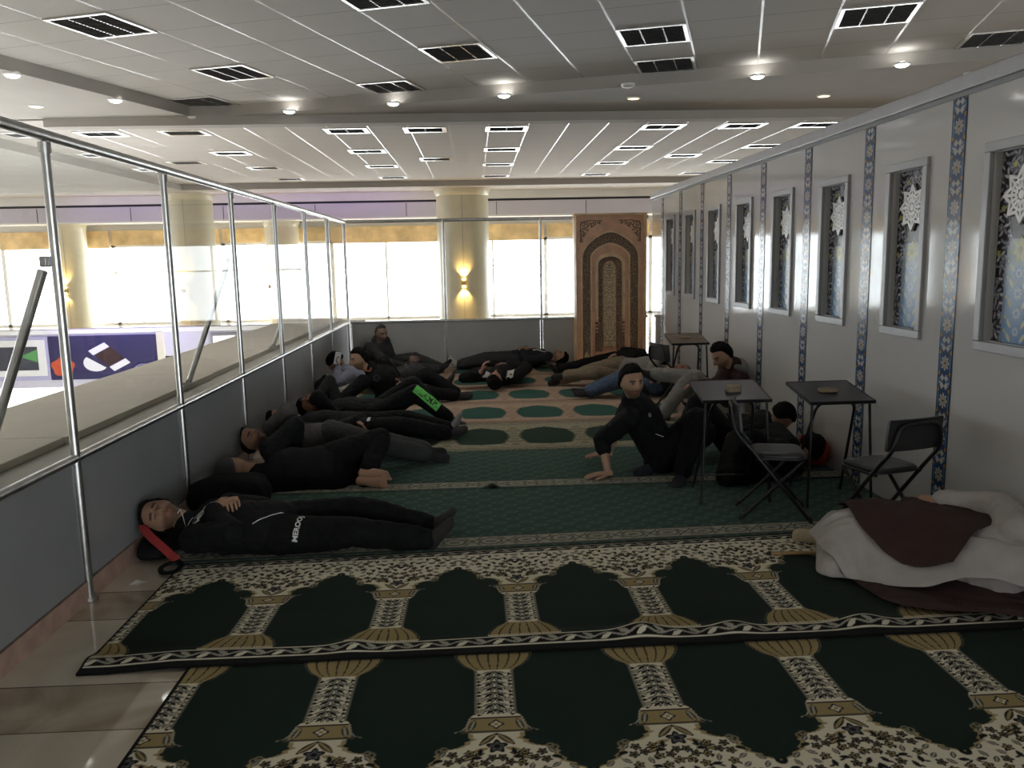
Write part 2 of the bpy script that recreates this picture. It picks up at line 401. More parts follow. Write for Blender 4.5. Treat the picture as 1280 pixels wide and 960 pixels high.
def prayer_tile(res, ground=CREAM, green=GREEN, tan=TAN, dark=BLK, grey=GRY, W=.6, H=1.14, fine=True):
    nx, ny = int(round(W/res)), int(round(H/res))+1
    u = (np.arange(nx)+.5)/nx*W-W/2; v = np.linspace(0, H, ny)
    U, Vv = np.meshgrid(u, v)
    A = np.abs(U); C = np.empty((ny, nx, 3)); C[:] = green
    aa = res
    jag = .006*np.abs(((Vv/.022) % 1)-.5)*2+.004*np.sin(Vv*190)
    # column outline half width as a function of v
    w = np.interp(Vv, [0, .10, .14, .18, .22, .25, .255, .555, .56, .585, .66, .667, .70, .725, .745, .757, .775, .80, .835, .865, .888, 1.2],
                  [.155, .155, .152, .138, .112, .080, .074, .074, .080, .094, .108, .094, .092, .105, .135, .175, .20, .205, .225, .262, .31, .4])
    w = np.where(Vv > .68, w-jag*1.1, w)
    # ground shape: column + spandrels
    paint(C, sstep(aa, -aa, A-w), ground)
    edge = (A < w+.003) & (A > w-.014) & (Vv > .67) & (Vv < .9); paint(C, edge*.9, tan)
    if fine:
        # shaft: fans of leaves up the middle, ring flowers along both sides, scalloped edges
        for k in range(4):
            y = .262+k*.075
            for yb, sc in ((y, 1.), (y+.037, .8)):
                for ang, L_ in ((74, .026), (48, .027), (22, .024)):
                    a_ = math.radians(ang); L_ = L_*sc
                    leaf(C, U, Vv, .003+L_*math.cos(a_), yb+L_*math.sin(a_)*.9, L_, .0058, a_, dark, .002, mid=(None if ang == 48 else grey))
            flower(C, U, Vv, .050, y+.050, .0135, dark, ground, (.2, .2, .12), 5, .0025)
            flower(C, U, Vv, .058, y+.022, .0065, dark, None, None, 3, .0025)
            flower(C, U, Vv, .058, y+.074, .0055, dark, None, None, 3, .0025)
        paint(C, ((A > .068-.006*np.abs(np.sin(Vv*PI/.025))) & (Vv > .25) & (Vv < .56) & (A < .076))*.8, (.09, .085, .06))
    # bell base
    bell = (Vv > .098) & (Vv < .252) & (A < w)
    paint(C, bell*1., tan)
    if fine:
        rib = np.abs(((A/np.maximum(w, .01)*3.5) % 1)-.5) < .09
        paint(C, (bell & rib)*.85, dark)
        paint(C, (bell & (np.abs(A-w) < .007))*.9, dark)
        paint(C, (bell & (np.abs(Vv-.108) < .006) & (((U/.012) % 1) < .6))*1., ground)
    # capital
    cap = (Vv > .575) & (Vv < .662) & (A < w); paint(C, cap*1., tan)
    if fine:
        zz = np.abs(Vv-.562-.009*np.abs(((U/.030) % 1)-.5)*2) < .0045; paint(C, (zz & (A < .088))*1., ground)
        zz = np.abs(Vv-.578) < .0045; paint(C, (zz & (A < .094))*1., dark)
        paint(C, ((np.abs(Vv-.660) < .006) & (A < .12))*1., (.1, .085, .05))
        flower(C, U, Vv, 0, .618, .024, dark, ground, tan, 4, .003)
        leaf(C, U, Vv, .082, .622, .035, .010, math.radians(75), dark, mid=grey)
        hk = np.abs(Vv-.652+1.6*(A-.098)) ; 
        curve = np.abs(A-np.interp(Vv, [.575, .60, .63, .65, .658], [.090, .096, .104, .118, .14])) < .0035
        paint(C, (curve & (Vv > .575) & (Vv < .662))*1., grey)
        # spandrel floral
        leaf(C, U, Vv, .03, .705, .045, .012, math.radians(48), dark, mid=tan)
        flower(C, U, Vv, 0, .745, .034, dark, (.12, .12, .13), dark, 5, .003, 1.57); leaf(C, U, Vv, .055, .762, .03, .008, math.radians(20), tan)
        leaf(C, U, Vv, .085, .80, .05, .009, math.radians(25), dark, mid=tan)
        for q in (.165, .18):
            hk = np.hypot(A-q-.01, Vv-.752-(q-.165)*.6); paint(C, ((np.abs(hk-.011) < .0035))*1., (.22, .19, .12))
        rng = random.Random(3)
        pts = []
        for _ in range(900):
            x, y = rng.uniform(0, .3), rng.uniform(.77, 1.045)
            ww = np.interp(y, [.667, .70, .725, .745, .757, .775, .80, .835, .865, .888, 1.2], [.094, .092, .105, .135, .175, .20, .205, .225, .262, .31, .4])
            if x > ww-.016: continue
            if any((x-a)**2+(y-b)**2 < .031**2 for a, b in pts): continue
            if x < .04 and y < .8: continue
            pts.append((x, y))
        for i, (x, y) in enumerate(pts):
            if i % 3 == 0: flower(C, U, Vv, x, y, .016, dark, tan if i % 2 else (.16, .13, .075), dark, 5, .003, i)
            else: leaf(C, U, Vv, x, y, .018, .0075, i*1.3, dark, mid=(None if i % 2 else grey))
            if i % 2: leaf(C, U, Vv, x+.014, y+.012, .011, .003, i*.7, dark)
    # borders: base and head
    for b0, bw in ((.034, .064), (1.058, .068)):
        bd = (Vv > b0) & (Vv < b0+bw); paint(C, bd*1., dark)
        if fine:
            ph = U/.15*2*PI
            mid = b0+bw/2
            line = np.abs(Vv-mid-.011*np.sin(ph)) < .0045; paint(C, line*.85, grey)
            for k in range(-2, 3):
                x0 = k*.15
                for sg, off in ((1, .037), (-1, -.037)):
                    dx, dy = U-(x0+off), Vv-(mid-sg*.006)
                    p = dx*.85+dy*.52*sg; q = -dx*.52*sg+dy*.85
                    paint(C, ((np.abs(p) < .03) & (np.abs(q) < .010*(1-(p/.03)**2)))*.85, ground if sg > 0 else grey)
        else:
            paint(C, (bd & (np.abs(((U/.05) % 1)-.5) < .2))*.8, grey)
        for e in (b0+.003, b0+bw-.003): paint(C, (np.abs(Vv-e) < .004)*.9, ground)
    paint(C, (Vv < .033)*1., dark); paint(C, (Vv > H-.018)*1., dark)
    return C

def simple_tile(res, ground, niche, W=.6, H=1.15, line=(.2, .1, .07), speck=(.3, .2, .14)):
    nx, ny = int(round(W/res)), int(round(H/res))+1
    u = (np.arange(nx)+.5)/nx*W-W/2; v = np.linspace(0, H, ny)
    U, Vv = np.meshgrid(u, v); A = .3-np.abs(U); C = np.empty((ny, nx, 3)); C[:] = ground
    rs = np.random.RandomState(5); n = rs.rand(ny, nx); n = (n+n[:, ::-1])/2
    paint(C, (n > .62)*.75, speck)
    for k in range(7): flower(C, U, Vv, .035*(k % 2), .2+.11*k, .03, speck, ground, line, 6, .008)
    w = np.interp(Vv, [.20, .215, .235, .27, .40, .44, .60, .66, .78, .81, .85, .88, .905], [0, .12, .18, .195, .225, .24, .24, .225, .195, .155, .09, .05, -.01])
    m = sstep(res, -res, A-w)*((Vv > .20) & (Vv < .905)); 
    m2 = sstep(res, -res, A-w-.018)*((Vv > .185) & (Vv < .92))
    paint(C, m2*.9, speck); paint(C, m, niche)
    for e in (.012, 1.1): paint(C, (np.abs(Vv-e-.02) < .014)*.9, line)
    for e in (.075, 1.06): paint(C, (np.abs(Vv-e) < .007)*.9, line)
    return C

def runner(res, Wd, H):
    nx, ny = int(Wd/res), int(H/res)+1
    U, Vv = np.meshgrid((np.arange(nx)+.5)*res, np.linspace(0, H, ny)); C = np.empty((ny, nx, 3)); base = np.array((.045, .088, .072)); C[:] = base
    lt = (.13, .20, .16)
    # staggered small sprigs
    for st in (0, 1):
        a = ((U/.16+.5*st) % 1-.5)*.16; row = ((Vv/.14+.5*st) % 1-.5)*.14
        ring = np.abs(np.hypot(a, row*1.3)-.032) < .006; paint(C, ring*.55, lt)
        paint(C, ((np.abs(row) < .006) & (np.abs(a) < .05))*.35, lt)
        paint(C, (np.hypot(a-.03, row-.03) < .008)*.5, lt)
    cream, dk = (.42, .40, .32), (.085, .095, .08)
    bd = (Vv > .015) & (Vv < .20); paint(C, bd*1., dk)
    inn = (Vv > .035) & (Vv < .18); paint(C, inn*1., cream)
    a = ((U/.20) % 1-.5)*.20; r = Vv-.108
    ov = np.abs(np.sqrt((a/.062)**2+(r/.047)**2)-1) < .16; paint(C, ov*.85, dk)
    ov = np.sqrt((a/.03)**2+(r/.02)**2) < 1; paint(C, ov*.8, (.14, .14, .11))
    b = (((U/.20)+.5) % 1-.5)*.20
    xx = (np.abs(np.abs(b)*1.25-np.abs(r)) < .010) & (np.abs(b) < .045); paint(C, xx*.9, dk)
    rs = np.random.RandomState(2); paint(C, (inn & (rs.rand(ny, nx) > .8))*.5, dk)
    return C

# ------------------------------------------------------------------ room shell
fl = slab('floor', (-3.3, -8, -.3), (14, 15, 0), M['floor'], kind='structure')
slab('floor_far', (-22, 15, -.3), (14, 25, 0), M['floor'], kind='structure')
slab('floor_lower', (-22, -8, -4.3), (-3.3, 16, -4.0), M['ledge_low'], kind='structure')
BW = 4
slab('wall_back', (-22, -8.2, -4.3), (1, -8.0, 3.6), M['soffit'], kind='structure')
slab('wall_back_sill', (1, -8.2, -4.3), (14, -8.0, -.02), M['soffit'], kind='structure')
slab('wall_back_head', (1, -8.2, 2.2), (14, -8.0, 3.6), M['soffit'], kind='structure')
slab('wall_back_pier', (1+3*BW, -8.2, -.02), (14, -8.0, 2.2), M['soffit'], kind='structure')
slab('wall_east', (14, -8.2, -.3), (14.2, 25, 3.6), M['plaster_far'], kind='structure')
# stair-void fascia under this level and the opposite parapet
slab('trim_void_edge', (-3.32, -8, -.5), (-3.28, 15, .0), M['plaster_far'], kind='structure')

# ceilings
TH = math.radians(17.9)
E1 = V((math.cos(TH), -math.sin(TH), 0)); E2 = V((-math.sin(TH), -math.cos(TH), 0)); C0 = V((-3.195, 10.173, 0))
cof = [C0, C0+E1*12, C0+E1*12+E2*14, C0+E2*14]
_ou = [(-22, 10.1), (14, 10.1), (14, -8), (-22, -8)]
_cm = MB()
for i in range(4):
    j = (i+1) % 4; _cm.add([(*_ou[i], 3.3), (*_ou[j], 3.3), (cof[j].x, cof[j].y, 3.3), (cof[i].x, cof[i].y, 3.3)], [(0, 1, 2, 3)])
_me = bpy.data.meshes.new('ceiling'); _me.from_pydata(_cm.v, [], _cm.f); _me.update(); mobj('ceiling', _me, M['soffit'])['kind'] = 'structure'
near = MB(); near.box2((0, -14, 0), (12, 0, .05))
o = near.build('ceiling_coffer', M['ceil_near']); o.location = (C0.x, C0.y, 3.42); o.rotation_euler = (0, 0, -TH); o['kind'] = 'structure'
rim = MB()
for i in range(4):
    a, b = cof[i], cof[(i+1) % 4]
    rim.add([(a.x, a.y, 3.30), (b.x, b.y, 3.30), (b.x, b.y, 3.42), (a.x, a.y, 3.42)], [(0, 1, 2, 3)])
rim.build('trim_coffer', M['soffit'])['kind'] = 'structure'
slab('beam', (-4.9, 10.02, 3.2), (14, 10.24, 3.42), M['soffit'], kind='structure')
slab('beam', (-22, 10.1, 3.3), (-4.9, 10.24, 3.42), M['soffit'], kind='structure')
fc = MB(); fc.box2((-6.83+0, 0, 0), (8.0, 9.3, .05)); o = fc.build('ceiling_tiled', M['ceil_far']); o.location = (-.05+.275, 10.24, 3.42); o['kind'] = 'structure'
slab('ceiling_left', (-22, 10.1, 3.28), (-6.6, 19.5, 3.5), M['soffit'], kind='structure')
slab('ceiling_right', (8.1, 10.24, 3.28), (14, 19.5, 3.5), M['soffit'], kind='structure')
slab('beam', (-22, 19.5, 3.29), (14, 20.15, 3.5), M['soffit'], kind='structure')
fc = MB(); fc.box2((-22, 20.15, 3.42), (14, 22.5, 3.47)); fc.build('ceiling_window_bay', M['ceil_far'])['kind'] = 'structure'
slab('trim_bulkhead', (-22, 22.5, 2.78), (14, 22.62, 3.15), M['reg_purple'], kind='structure')
slab('trim_shadow_gap', (-22, 22.55, 3.13), (14, 22.7, 3.21), M['dark_slot'], kind='structure')
slab('trim_bulkhead_top', (-22, 22.5, 3.21), (14, 22.62, 3.45), M['plaster_far'], kind='structure')
slab('ceiling_window_soffit', (-22, 22.5, 2.74), (14, 24.2, 2.78), M['plaster_far'], kind='structure')
seams = MB()
for k in range(14): seams.box2((-21+k*2.4, 22.49, 2.78), (-20.985+k*2.4, 22.5, 3.13))
seams.build('trim_bulkhead_seams', M['dark_slot'])['kind'] = 'structure'

# facade with its band of windows (far side and round the left side)
Y1 = 23.6
slab('wall_far', (-22, Y1, -4.3), (14, Y1+.2, -.02), M['plaster_far'], kind='structure')
slab('wall_far_head', (-22, Y1, 2.2), (14, Y1+.2, 3.5), M['plaster_far'], kind='structure')
slab('wall_left_head', (-22.2, -8.2, 2.2), (-22, 24, 3.6), M['plaster_far'], kind='structure')
slab('wall_left_base', (-22.2, -8.2, -4.3), (-22, 24, -.02), M['plaster_far'], kind='structure')
wn = 1
def window(x0, x1, y, left=False):
    global wn
    w = empty('window_%d' % wn, (((x0+x1)/2, y, -.02) if not left else (y, (x0+x1)/2, -.02))); wn += 1
    w['kind'] = 'structure'
    P = (lambda a, b, z: (a, y+b, z)) if not left else (lambda a, b, z: (y-b, a, z))
    f = MB()
    f.box2(P(x0, .03, -.02), P(x1, .13, .05)); f.box2(P(x0, .03, 2.13), P(x1, .13, 2.2))
    for x in (x0, x1-.05, (x0+x1)/2-.02): f.box2(P(x, .03, -.02), P(x+.05, .13, 2.2))
    f.box2(P(x0, .05, 1.42), P(x1, .10, 1.45))
    f.build('window_frame', M['vent_frame'], w)
    g = MB(); g.box2(P(x0+.04, .075, .04), P(x1-.04, .083, 2.14)); g.build('window_pane', M['pane'], w)
for k in range(12): window(-22+k*3, -19+k*3, Y1)
for k in range(6, 10): window(-8+k*3.2, -4.8+k*3.2, -22, True)
slab('wall_left_blank', (-22.2, -8.2, -.02), (-22, 11.2, 2.2), M['plaster_far'], kind='structure')  # unseen stretch left without windows to dim the left soffit
for k in range(BW): window(1+k*3, 4+k*3, -8.2)  # unseen back windows, added to throw fill light on the near end
# roller blinds hanging over the window heads
for k in range(12):
    o = slab('window_blind', (-21.96+k*3, Y1-.10, 2.16+.05*math.sin(k*1.7)), (-19.05+k*3, Y1-.06, 2.58), M['valance'])
    tag(o, 'amber slatted blind rolled up over the far windows', 'blind', 'rolled up amber blinds above the far windows')

# columns with wall lights
def column(n, x, y, r, top, cap=True):
    mb = MB(); N = 48
    prof = [(0, r), (top-.16, r), (top-.15, r*1.02), (top-.10, r*1.05), (top-.04, r*1.09), (top, r*1.09)] if cap else [(0, r), (top, r)]
    mb.rings([[V((x+q*math.cos(2*PI*j/N), y+q*math.sin(2*PI*j/N), z)) for j in range(N)] for z, q in prof])
    seam = [V((x+r*1.001*math.cos(-PI/2), y+r*1.001*math.sin(-PI/2), 0))]
    o = mb.build('column_%d' % n, M['column'], smooth=True); o['kind'] = 'structure'
    s = MB(); s.box2((x-.006, y-r-.004, 0), (x+.006, y-r+.01, top-.16)); s.build('column_seam', M['frame_grey'], o)
    return o
column(1, -.28, 20.62, .63, 3.3)
column(2, -6.85, 20.7, .52, 3.3)
column(3, -5.22, 23.0, .45, 2.75)
column(4, -10.85, 23.0, .40, 2.75)
M['lamp_gold'] = mat('gold_lamp_glow', (.9, .6, .2), .4, 0, emit=(1., .62, .18), estr=14)
M['lamp_body'] = mat('brass_lamp_body', (.5, .33, .1), .3, .8)
def sconce(x, y, z, lab, power=6, dirn=(0, -1)):
    t = empty('wall_lamp', (x, y, z)); tag(t, lab, 'wall lamp', 'gold up and down lights on the columns')
    b = MB(); b.box((x, y, z), (.10, .05, .10)); b.build('lamp_body', M['lamp_body'], t, bevel=.008)
    for s in (1, -1):
        g = MB(); c = V((x, y-.0, z+s*.075)); n = 10
        g.rings([[c+V((q*math.cos(2*PI*j/n), q*.5*math.sin(2*PI*j/n), s*dz)) for j in range(n)] for dz, q in ((-.02, .025), (.03, .045))])
        g.build('lamp_shade', M['lamp_gold'], t)
        l = bpy.data.lights.new('wall_lamp_light', 'SPOT'); l.energy = power; l.color = (1, .65, .22); l.spot_size = math.radians(95); l.spot_blend = .6; l.shadow_soft_size = .03
        lo = bpy.data.objects.new('wall_lamp_light', l); lo.location = (x+dirn[0]*.05, y+dirn[1]*.05, z+s*.13)
        lo.rotation_euler = V((-dirn[0]*.35, -dirn[1]*.35, s)).to_track_quat('-Z', 'Y').to_euler(); COL.objects.link(lo)
sconce(-.28, 20.62-.66, 1.06, 'gold up and down wall lamp on the cream column behind the glass', 40)
sconce(-6.98, 20.7-.55, 1.0, 'gold wall lamp on the thick column left of the void', 34)
sconce(-5.5, 23.0-.46, 1.0, 'small gold wall lamp on the thinner middle column', 20)
sconce(-10.9, 23.0-.43, 1.0, 'small gold wall lamp on the leftmost slim column', 20)

# opposite parapet with its advertising banner
PX = 15.0
slab('parapet', (-22, PX, -.52), (-3.3, PX+.15, .44), M['reg_purple'], kind='structure')
o = MB(); o.box2((-22, PX-.04, .44), (-3.3, PX+.19, .52)); o = o.build('trim_parapet_cap', M['plaster_far'], bevel=.01); o['kind'] = 'structure'
bn = empty('advertising_banner', (-7.3, PX, -.8)); tag(bn, 'wide navy and lilac advertising banner on the parapet across the void', 'banner')
slab('banner_sheet', (-7.62, PX-.03, -.38), (-5.72, PX, .40), M['banner_navy'], bn)
slab('banner_sheet', (-9.6, PX-.03, -.38), (-7.63, PX, .40), M['banner_lilac'], bn)
def poly_plate(name, pts, y, t, m, parent):
    mb = MB(); n = len(pts)
    if parent.name.startswith('advert'): pts = [(x, .40-(.40-z)*.70) for x, z in pts]
    mb.add([(x, y-t, z) for x, z in pts]+[(x, y, z) for x, z in pts], [tuple(range(n)), tuple(reversed(range(n, 2*n)))]+[(i, (i+1) % n, (i+1) % n+n, i+n) for i in range(n)])
    return mb.build(name, m, parent)
poly_plate('printed_tablet', [(-8.85, -.6), (-7.68, -.6), (-7.68, .32), (-8.85, .32)], PX-.03, .004, M['plaster_far'], bn)
poly_plate('printed_screen', [(-8.7, -.45), (-7.82, -.45), (-7.82, .15), (-8.7, .15)], PX-.034, .003, M['banner_grey'], bn)
poly_plate('printed_screen_green', [(-7.83, -.25), (-7.83, .08), (-8.05, -.05), (-8.28, -.08), (-8.05, -.14)], PX-.037, .003, M['banner_green'], bn)
poly_plate('printed_flower', [(-7.40+.2*math.cos(a)*(1+.1*math.sin(5*a)), -.38+.24*math.sin(a)*(1+.1*math.sin(5*a))) for a in np.linspace(0, 2*PI, 24, endpoint=False)], PX-.03, .004, M['banner_orange'], bn)
def rect_rot(cx, cz, w, h, a):
    c, s = math.cos(a), math.sin(a)
    return [(cx+x*c-z*s, cz+x*s+z*c) for x, z in ((-w/2, -h/2), (w/2, -h/2), (w/2, h/2), (-w/2, h/2))]
a45 = math.radians(36)
poly_plate('printed_tablet', rect_rot(-6.75, .06, .36, .14, a45), PX-.03, .004, M['plaster_far'], bn)
poly_plate('printed_tablet', rect_rot(-6.40, -.36, .36, .14, a45), PX-.03, .004, M['plaster_far'], bn)
poly_plate('printed_screen', rect_rot(-6.575, -.15, .36, .36, a45), PX-.03, .0035, M['brown_cloth'], bn)
poly_plate('printed_dial', [(-6.82+.22*math.cos(a), -.3+.22*math.sin(a)) for a in np.linspace(PI*.75, PI*1.8, 12)], PX-.029, .003, M['plaster_far'], bn)
ringb = MB(); ringb.tube([(-5.98+.25*math.cos(a), PX-.032, -.38+.25*math.sin(a)) for a in np.linspace(0, 2*PI, 32, endpoint=False)], .006, 6, True); ringb.build('printed_ring', M['banner_lilac'], bn)
slab('banner_post', (-5.72, PX-.05, -.5), (-5.60, PX, .44), M['column'], bn)
M['lightbox'] = mat('white_lit_screen', (.9, .9, .9), .4, 0, emit=(1, 1, 1), estr=3.0)
M['shop_light'] = mat('shop_lit_panel', (.9, .9, .9), .4, 0, emit=(1, 1, 1), estr=1.2)
lb = empty('light_box', (-4.2, PX, -.4)); tag(lb, 'white backlit panel on the parapet beyond the beige ledge', 'light box')
slab('lit_panel', (-4.72, PX-.03, -.5), (-3.66, PX, .34), M['lightbox'], lb); 
f = MB()
for lo_, hi_ in (((-4.76, PX-.05, .34), (-3.62, PX, .38)), ((-4.76, PX-.05, -.54), (-3.62, PX, -.5)), ((-4.76, PX-.05, -.5), (-4.72, PX, .34)), ((-3.66, PX-.05, -.5), (-3.62, PX, .34))): f.box2(lo_, hi_)
f.build('panel_frame', M['alu'], lb)
sf = empty('shop_front', (-8, PX+.6, -4)); tag(sf, 'brightly lit shop front on the floor below the banner', 'shop front')
slab('lit_panel', (-12, PX+.4, -3.6), (-5.5, PX+.5, -1.2), M['shop_light'], sf)
f = MB()
for k in range(9): f.box2((-12+k*.8, PX+.34, -4), (-11.92+k*.8, PX+.4, -1.1))
f.box2((-12, PX+.34, -2.0), (-5.5, PX+.4, -1.9)); f.build('shop_frame', M['panel_grey'], sf)

# ledge outside the left glass: low base strip and raised boards
slab('ledge_base', (-3.3, -3, 0), (-1.95, 14.6, .60), M['ledge_low'], kind='structure')
lb2 = [(-3, 2.15), (2.16, 4.72), (4.73, 7.4), (7.41, 10.2), (10.21, 14.6)]
for i, (a, b) in enumerate(lb2):
    o = slab('ledge_board', (-3.28, a, .601), (-2.36-.012*(i % 2), b, .645), M['ledge'], bevel=.004)
    tag(o, ['beige board on the ledge beside the camera end of the glass', 'beige board on the ledge outside the nearest glass panes', 'beige board on the ledge at the second steel brace', 'beige board on the ledge below the third steel brace', 'beige board at the far end of the ledge'][i], 'ledge board', 'beige boards along the ledge')

# ------------------------------------------------------------------ left glass partition
gp = empty('glass_partition', (XL, 7, 0)); tag(gp, 'long left partition of steel posts, clear glass and grey lower panels', 'partition', kind='thing')
PY = [3.904+1.4192*i for i in range(-2, 7)]
mb = MB(); mb.tube([(XL, PY[0], RAILT), (XL, YF, RAILT)], .027, 12); mb.build('top_rail', M['steel'], gp, True)
mb = MB(); mb.tube([(XL, PY[0], RAILM), (XL, YF, RAILM)], .021, 12); mb.build('middle_rail', M['steel'], gp, True)
for i, y in enumerate(PY):
    mb = MB(); mb.tube([(XL, y, 0.004), (XL, y, RAILT-.03)], .021, 12)
    mb.tube([(XL, y, .002), (XL, y, .02)], .04, 14); mb.tube([(XL, y, RAILT-.08), (XL, y, RAILT-.03)], .028, 10)
    mb.build('post', M['steel'], gp, True)
for i in range(len(PY)-1):
    a, b = PY[i]+.022, PY[i+1]-.022
    slab('lower_panel', (XL-.016, a, .105), (XL-.004, b, RAILM-.022), M['panel_grey'], gp)
    slab('glass_pane', (XL-.004, a, RAILM+.022), (XL+.004, b, RAILT-.027), M['glass'], gp)
o = slab('baseboard_left', (XL-.03, -2, 0), (XL+.006, YF, .10), M['skirting'], kind='structure')
# braces from the posts down to the ledge boards
for i, lab in ((0, 'steel brace leaning from the nearest glass post to the ledge'), (2, 'steel brace leaning from the third glass post to the ledge'), (4, 'steel brace leaning from the fifth glass post to the ledge')):
    y = 3.904+1.4192*i
    t = empty('steel_brace', (-2.33, y, .645)); tag(t, lab, 'brace', 'diagonal braces behind the left glass')
    mb = MB(); mb.tube([(-2.345, y, .67), (-1.978, y, 1.59)], .022, 12); mb.build('brace_tube', M['steel'], t, True)
    mb = MB(); mb.box((-2.35, y, .655), (.08, .06, .018)); mb.tube([(-2.35, y-.03, .675), (-2.35, y+.03, .675)], .014, 8); mb.build('foot_plate', M['alu'], t)
    mb = MB(); mb.box((-1.962, y, 1.63), (.036, .05, .05)); mb.build('clamp', M['alu'], t, bevel=.008)
# small handle plates on the first pane
mb = MB()
# far partition
fp = empty('glass_partition', (.3, YF, 0)); tag(fp, 'far partition of clear glass over pale grey panels, left of the mihrab', 'partition', kind='thing')
FX = [-.46, .977, 2.41]
mb = MB(); mb.tube([(XL+.04, YF+.012, RAILT), (XR-.05, YF+.012, RAILT)], .024, 12); mb.build('top_rail', M['steel'], fp, True)
mb = MB(); mb.tube([(XL+.04, YF, RAILM), (XR-.05, YF, RAILM)], .020, 12); mb.build('middle_rail', M['steel'], fp, True)
for x in FX:
    mb = MB(); mb.tube([(x, YF, 0.004), (x, YF, RAILT)], .020, 12); mb.build('post', M['steel'], fp, True)
ex = [XL+.03]+FX+[XR-.05]
for a, b in zip(ex[:-1], ex[1:]):
    slab('lower_panel', (a+.022, YF-.004, .005), (b-.022, YF+.01, RAILM-.02), M['panel_grey_far'], fp)
    slab('glass_pane', (a+.022, YF-.004, RAILM+.02), (b-.022, YF+.004, RAILT-.02), M['glass'], fp)

# ------------------------------------------------------------------ right panel wall, tile strips, niches
S0, SP, SW = 4.581, 1.02261, .134
WZ = 2.42
OPH = .19                                   # half width of a niche opening
wall = MB()
def wq(y0, y1, z0, z1, x=XR): wall.add([(x, y0, z0), (x, y1, z0), (x, y1, z1), (x, y0, z1)], [(0, 1, 2, 3)])
mods = []
for i in range(-4, 8):
    a = S0+SP*i; b = a+SP-SW
    if i == 7: b = 12.36
    c = (a+b)/2 if i < 7 else a+.2
    has = -1 <= i < 7
    mods.append((i, a, b, c))
    if has:
        wq(a-SW, c-OPH, 0, WZ); wq(c+OPH, b, 0, WZ); wq(c-OPH, c+OPH, 0, 1.13); wq(c-OPH, c+OPH, 2.09, WZ)
        d = .05
        for p in ([(XR, c-OPH, 1.13), (XR+d, c-OPH, 1.13), (XR+d, c-OPH, 2.09), (XR, c-OPH, 2.09)], [(XR, c+OPH, 1.13), (XR+d, c+OPH, 1.13), (XR+d, c+OPH, 2.09), (XR, c+OPH, 2.09)],
                  [(XR, c-OPH, 1.13), (XR, c+OPH, 1.13), (XR+d, c+OPH, 1.13), (XR+d, c-OPH, 1.13)], [(XR, c-OPH, 2.09), (XR, c+OPH, 2.09), (XR+d, c+OPH, 2.09), (XR+d, c-OPH, 2.09)],
                  [(XR+d, c-OPH, 1.13), (XR+d, c+OPH, 1.13), (XR+d, c+OPH, 2.09), (XR+d, c-OPH, 2.09)]):
            wall.add(p, [(0, 1, 2, 3)])
    else: wq(a-SW, b, 0, WZ)
ya, yb = S0+SP*-4-SW, 12.36
wall.add([(XR+.12, ya, 0), (XR+.12, yb, 0), (XR+.12, yb, WZ), (XR+.12, ya, WZ)], [(0, 1, 2, 3)])
wall.add([(XR, yb, 0), (XR+.12, yb, 0), (XR+.12, yb, WZ), (XR, yb, WZ)], [(0, 1, 2, 3)])
me = bpy.data.meshes.new('wall_right'); me.from_pydata(wall.v, [], wall.f); me.update()
mobj('wall_right', me, M['wall_white'])['kind'] = 'structure'
mb = MB(); mb.box2((XR-.035, ya, WZ+.02), (XR+.14, yb, WZ+.10)); mb.build('trim_wall_cap', M['alu'], bevel=.006)['kind'] = 'structure'
mb = MB(); mb.box2((XR-.01, ya, WZ-.005), (XR+.13, yb, WZ+.02)); mb.build('trim_wall_gap', M['panel_grey'])['kind'] = 'structure'  # grey gap line below the wall cap

def strip_colors(res=.004):
    W, H = SW, WZ-.01; nx, ny = int(W/res)+1, int(H/res)+1
    U, Z = np.meshgrid(np.linspace(-W/2, W/2, nx), np.linspace(0, H, ny)); C = np.empty((ny, nx, 3)); C[:] = (.032, .068, .155)
    per = .215; P = (Z % per)-per/2
    wh, gold, dk, sky = (.46, .45, .42), (.34, .22, .08), (.010, .018, .045), (.075, .16, .29)
    for sx in (-.052, .052): leaf(C, U, P, abs(sx), 0, .05, .009, PI/2, sky, .004)
    flower(C, U, P, 0, 0, .046, dk, None, None, 8, .004)
    flower(C, U, P, 0, 0, .040, wh, sky, wh, 8, .004)
    flower(C, U, P, 0, 0, .022, gold, wh, dk, 8, .004)
    for k in (-1, 1):
        flower(C, U, P, .02, k*.085, .014, wh, None, None, 4, .004); flower(C, U, P, .055, k*.06, .008, gold, None, None, 4, .004)
        flower(C, U, P, .05, k*.1, .011, sky, None, None, 4, .004)
    leaf(C, U, P, .04, .105, .016, .006, .6, wh, .004)
    paint(C, (np.abs(U) > W/2-.008)*1., dk)
    return U, Z, C
sU, sZ, sC = strip_colors()
first = None
names = {-4: 'fourth', -3: 'third', -2: 'second', -1: 'first'}
order = ['nearest to the camera in view', 'second in view from the camera', 'third in view from the camera', 'fourth in view from the camera', 'fifth in view from the camera', 'sixth in view from the camera', 'third from the mihrab', 'second from the mihrab']
for i, a, b, c in mods:
    if i < -1: continue
    if first is None:
        P = np.stack([np.full_like(sU, 0.), sU, sZ], -1); first = grid_obj('tile_strip', P, sC, M['tile_strip'], thick=0); o = first
        me = o.data
    else: o = first.copy(); COL.objects.link(o)
    o.location = (XR-.004, a-SW/2, .005)
    tag(o, 'blue tile strip with white rosettes on the white wall, '+(order[i] if 0 <= i < 8 else 'beside the camera'), 'tile strip', 'blue rosette strips on the white wall')

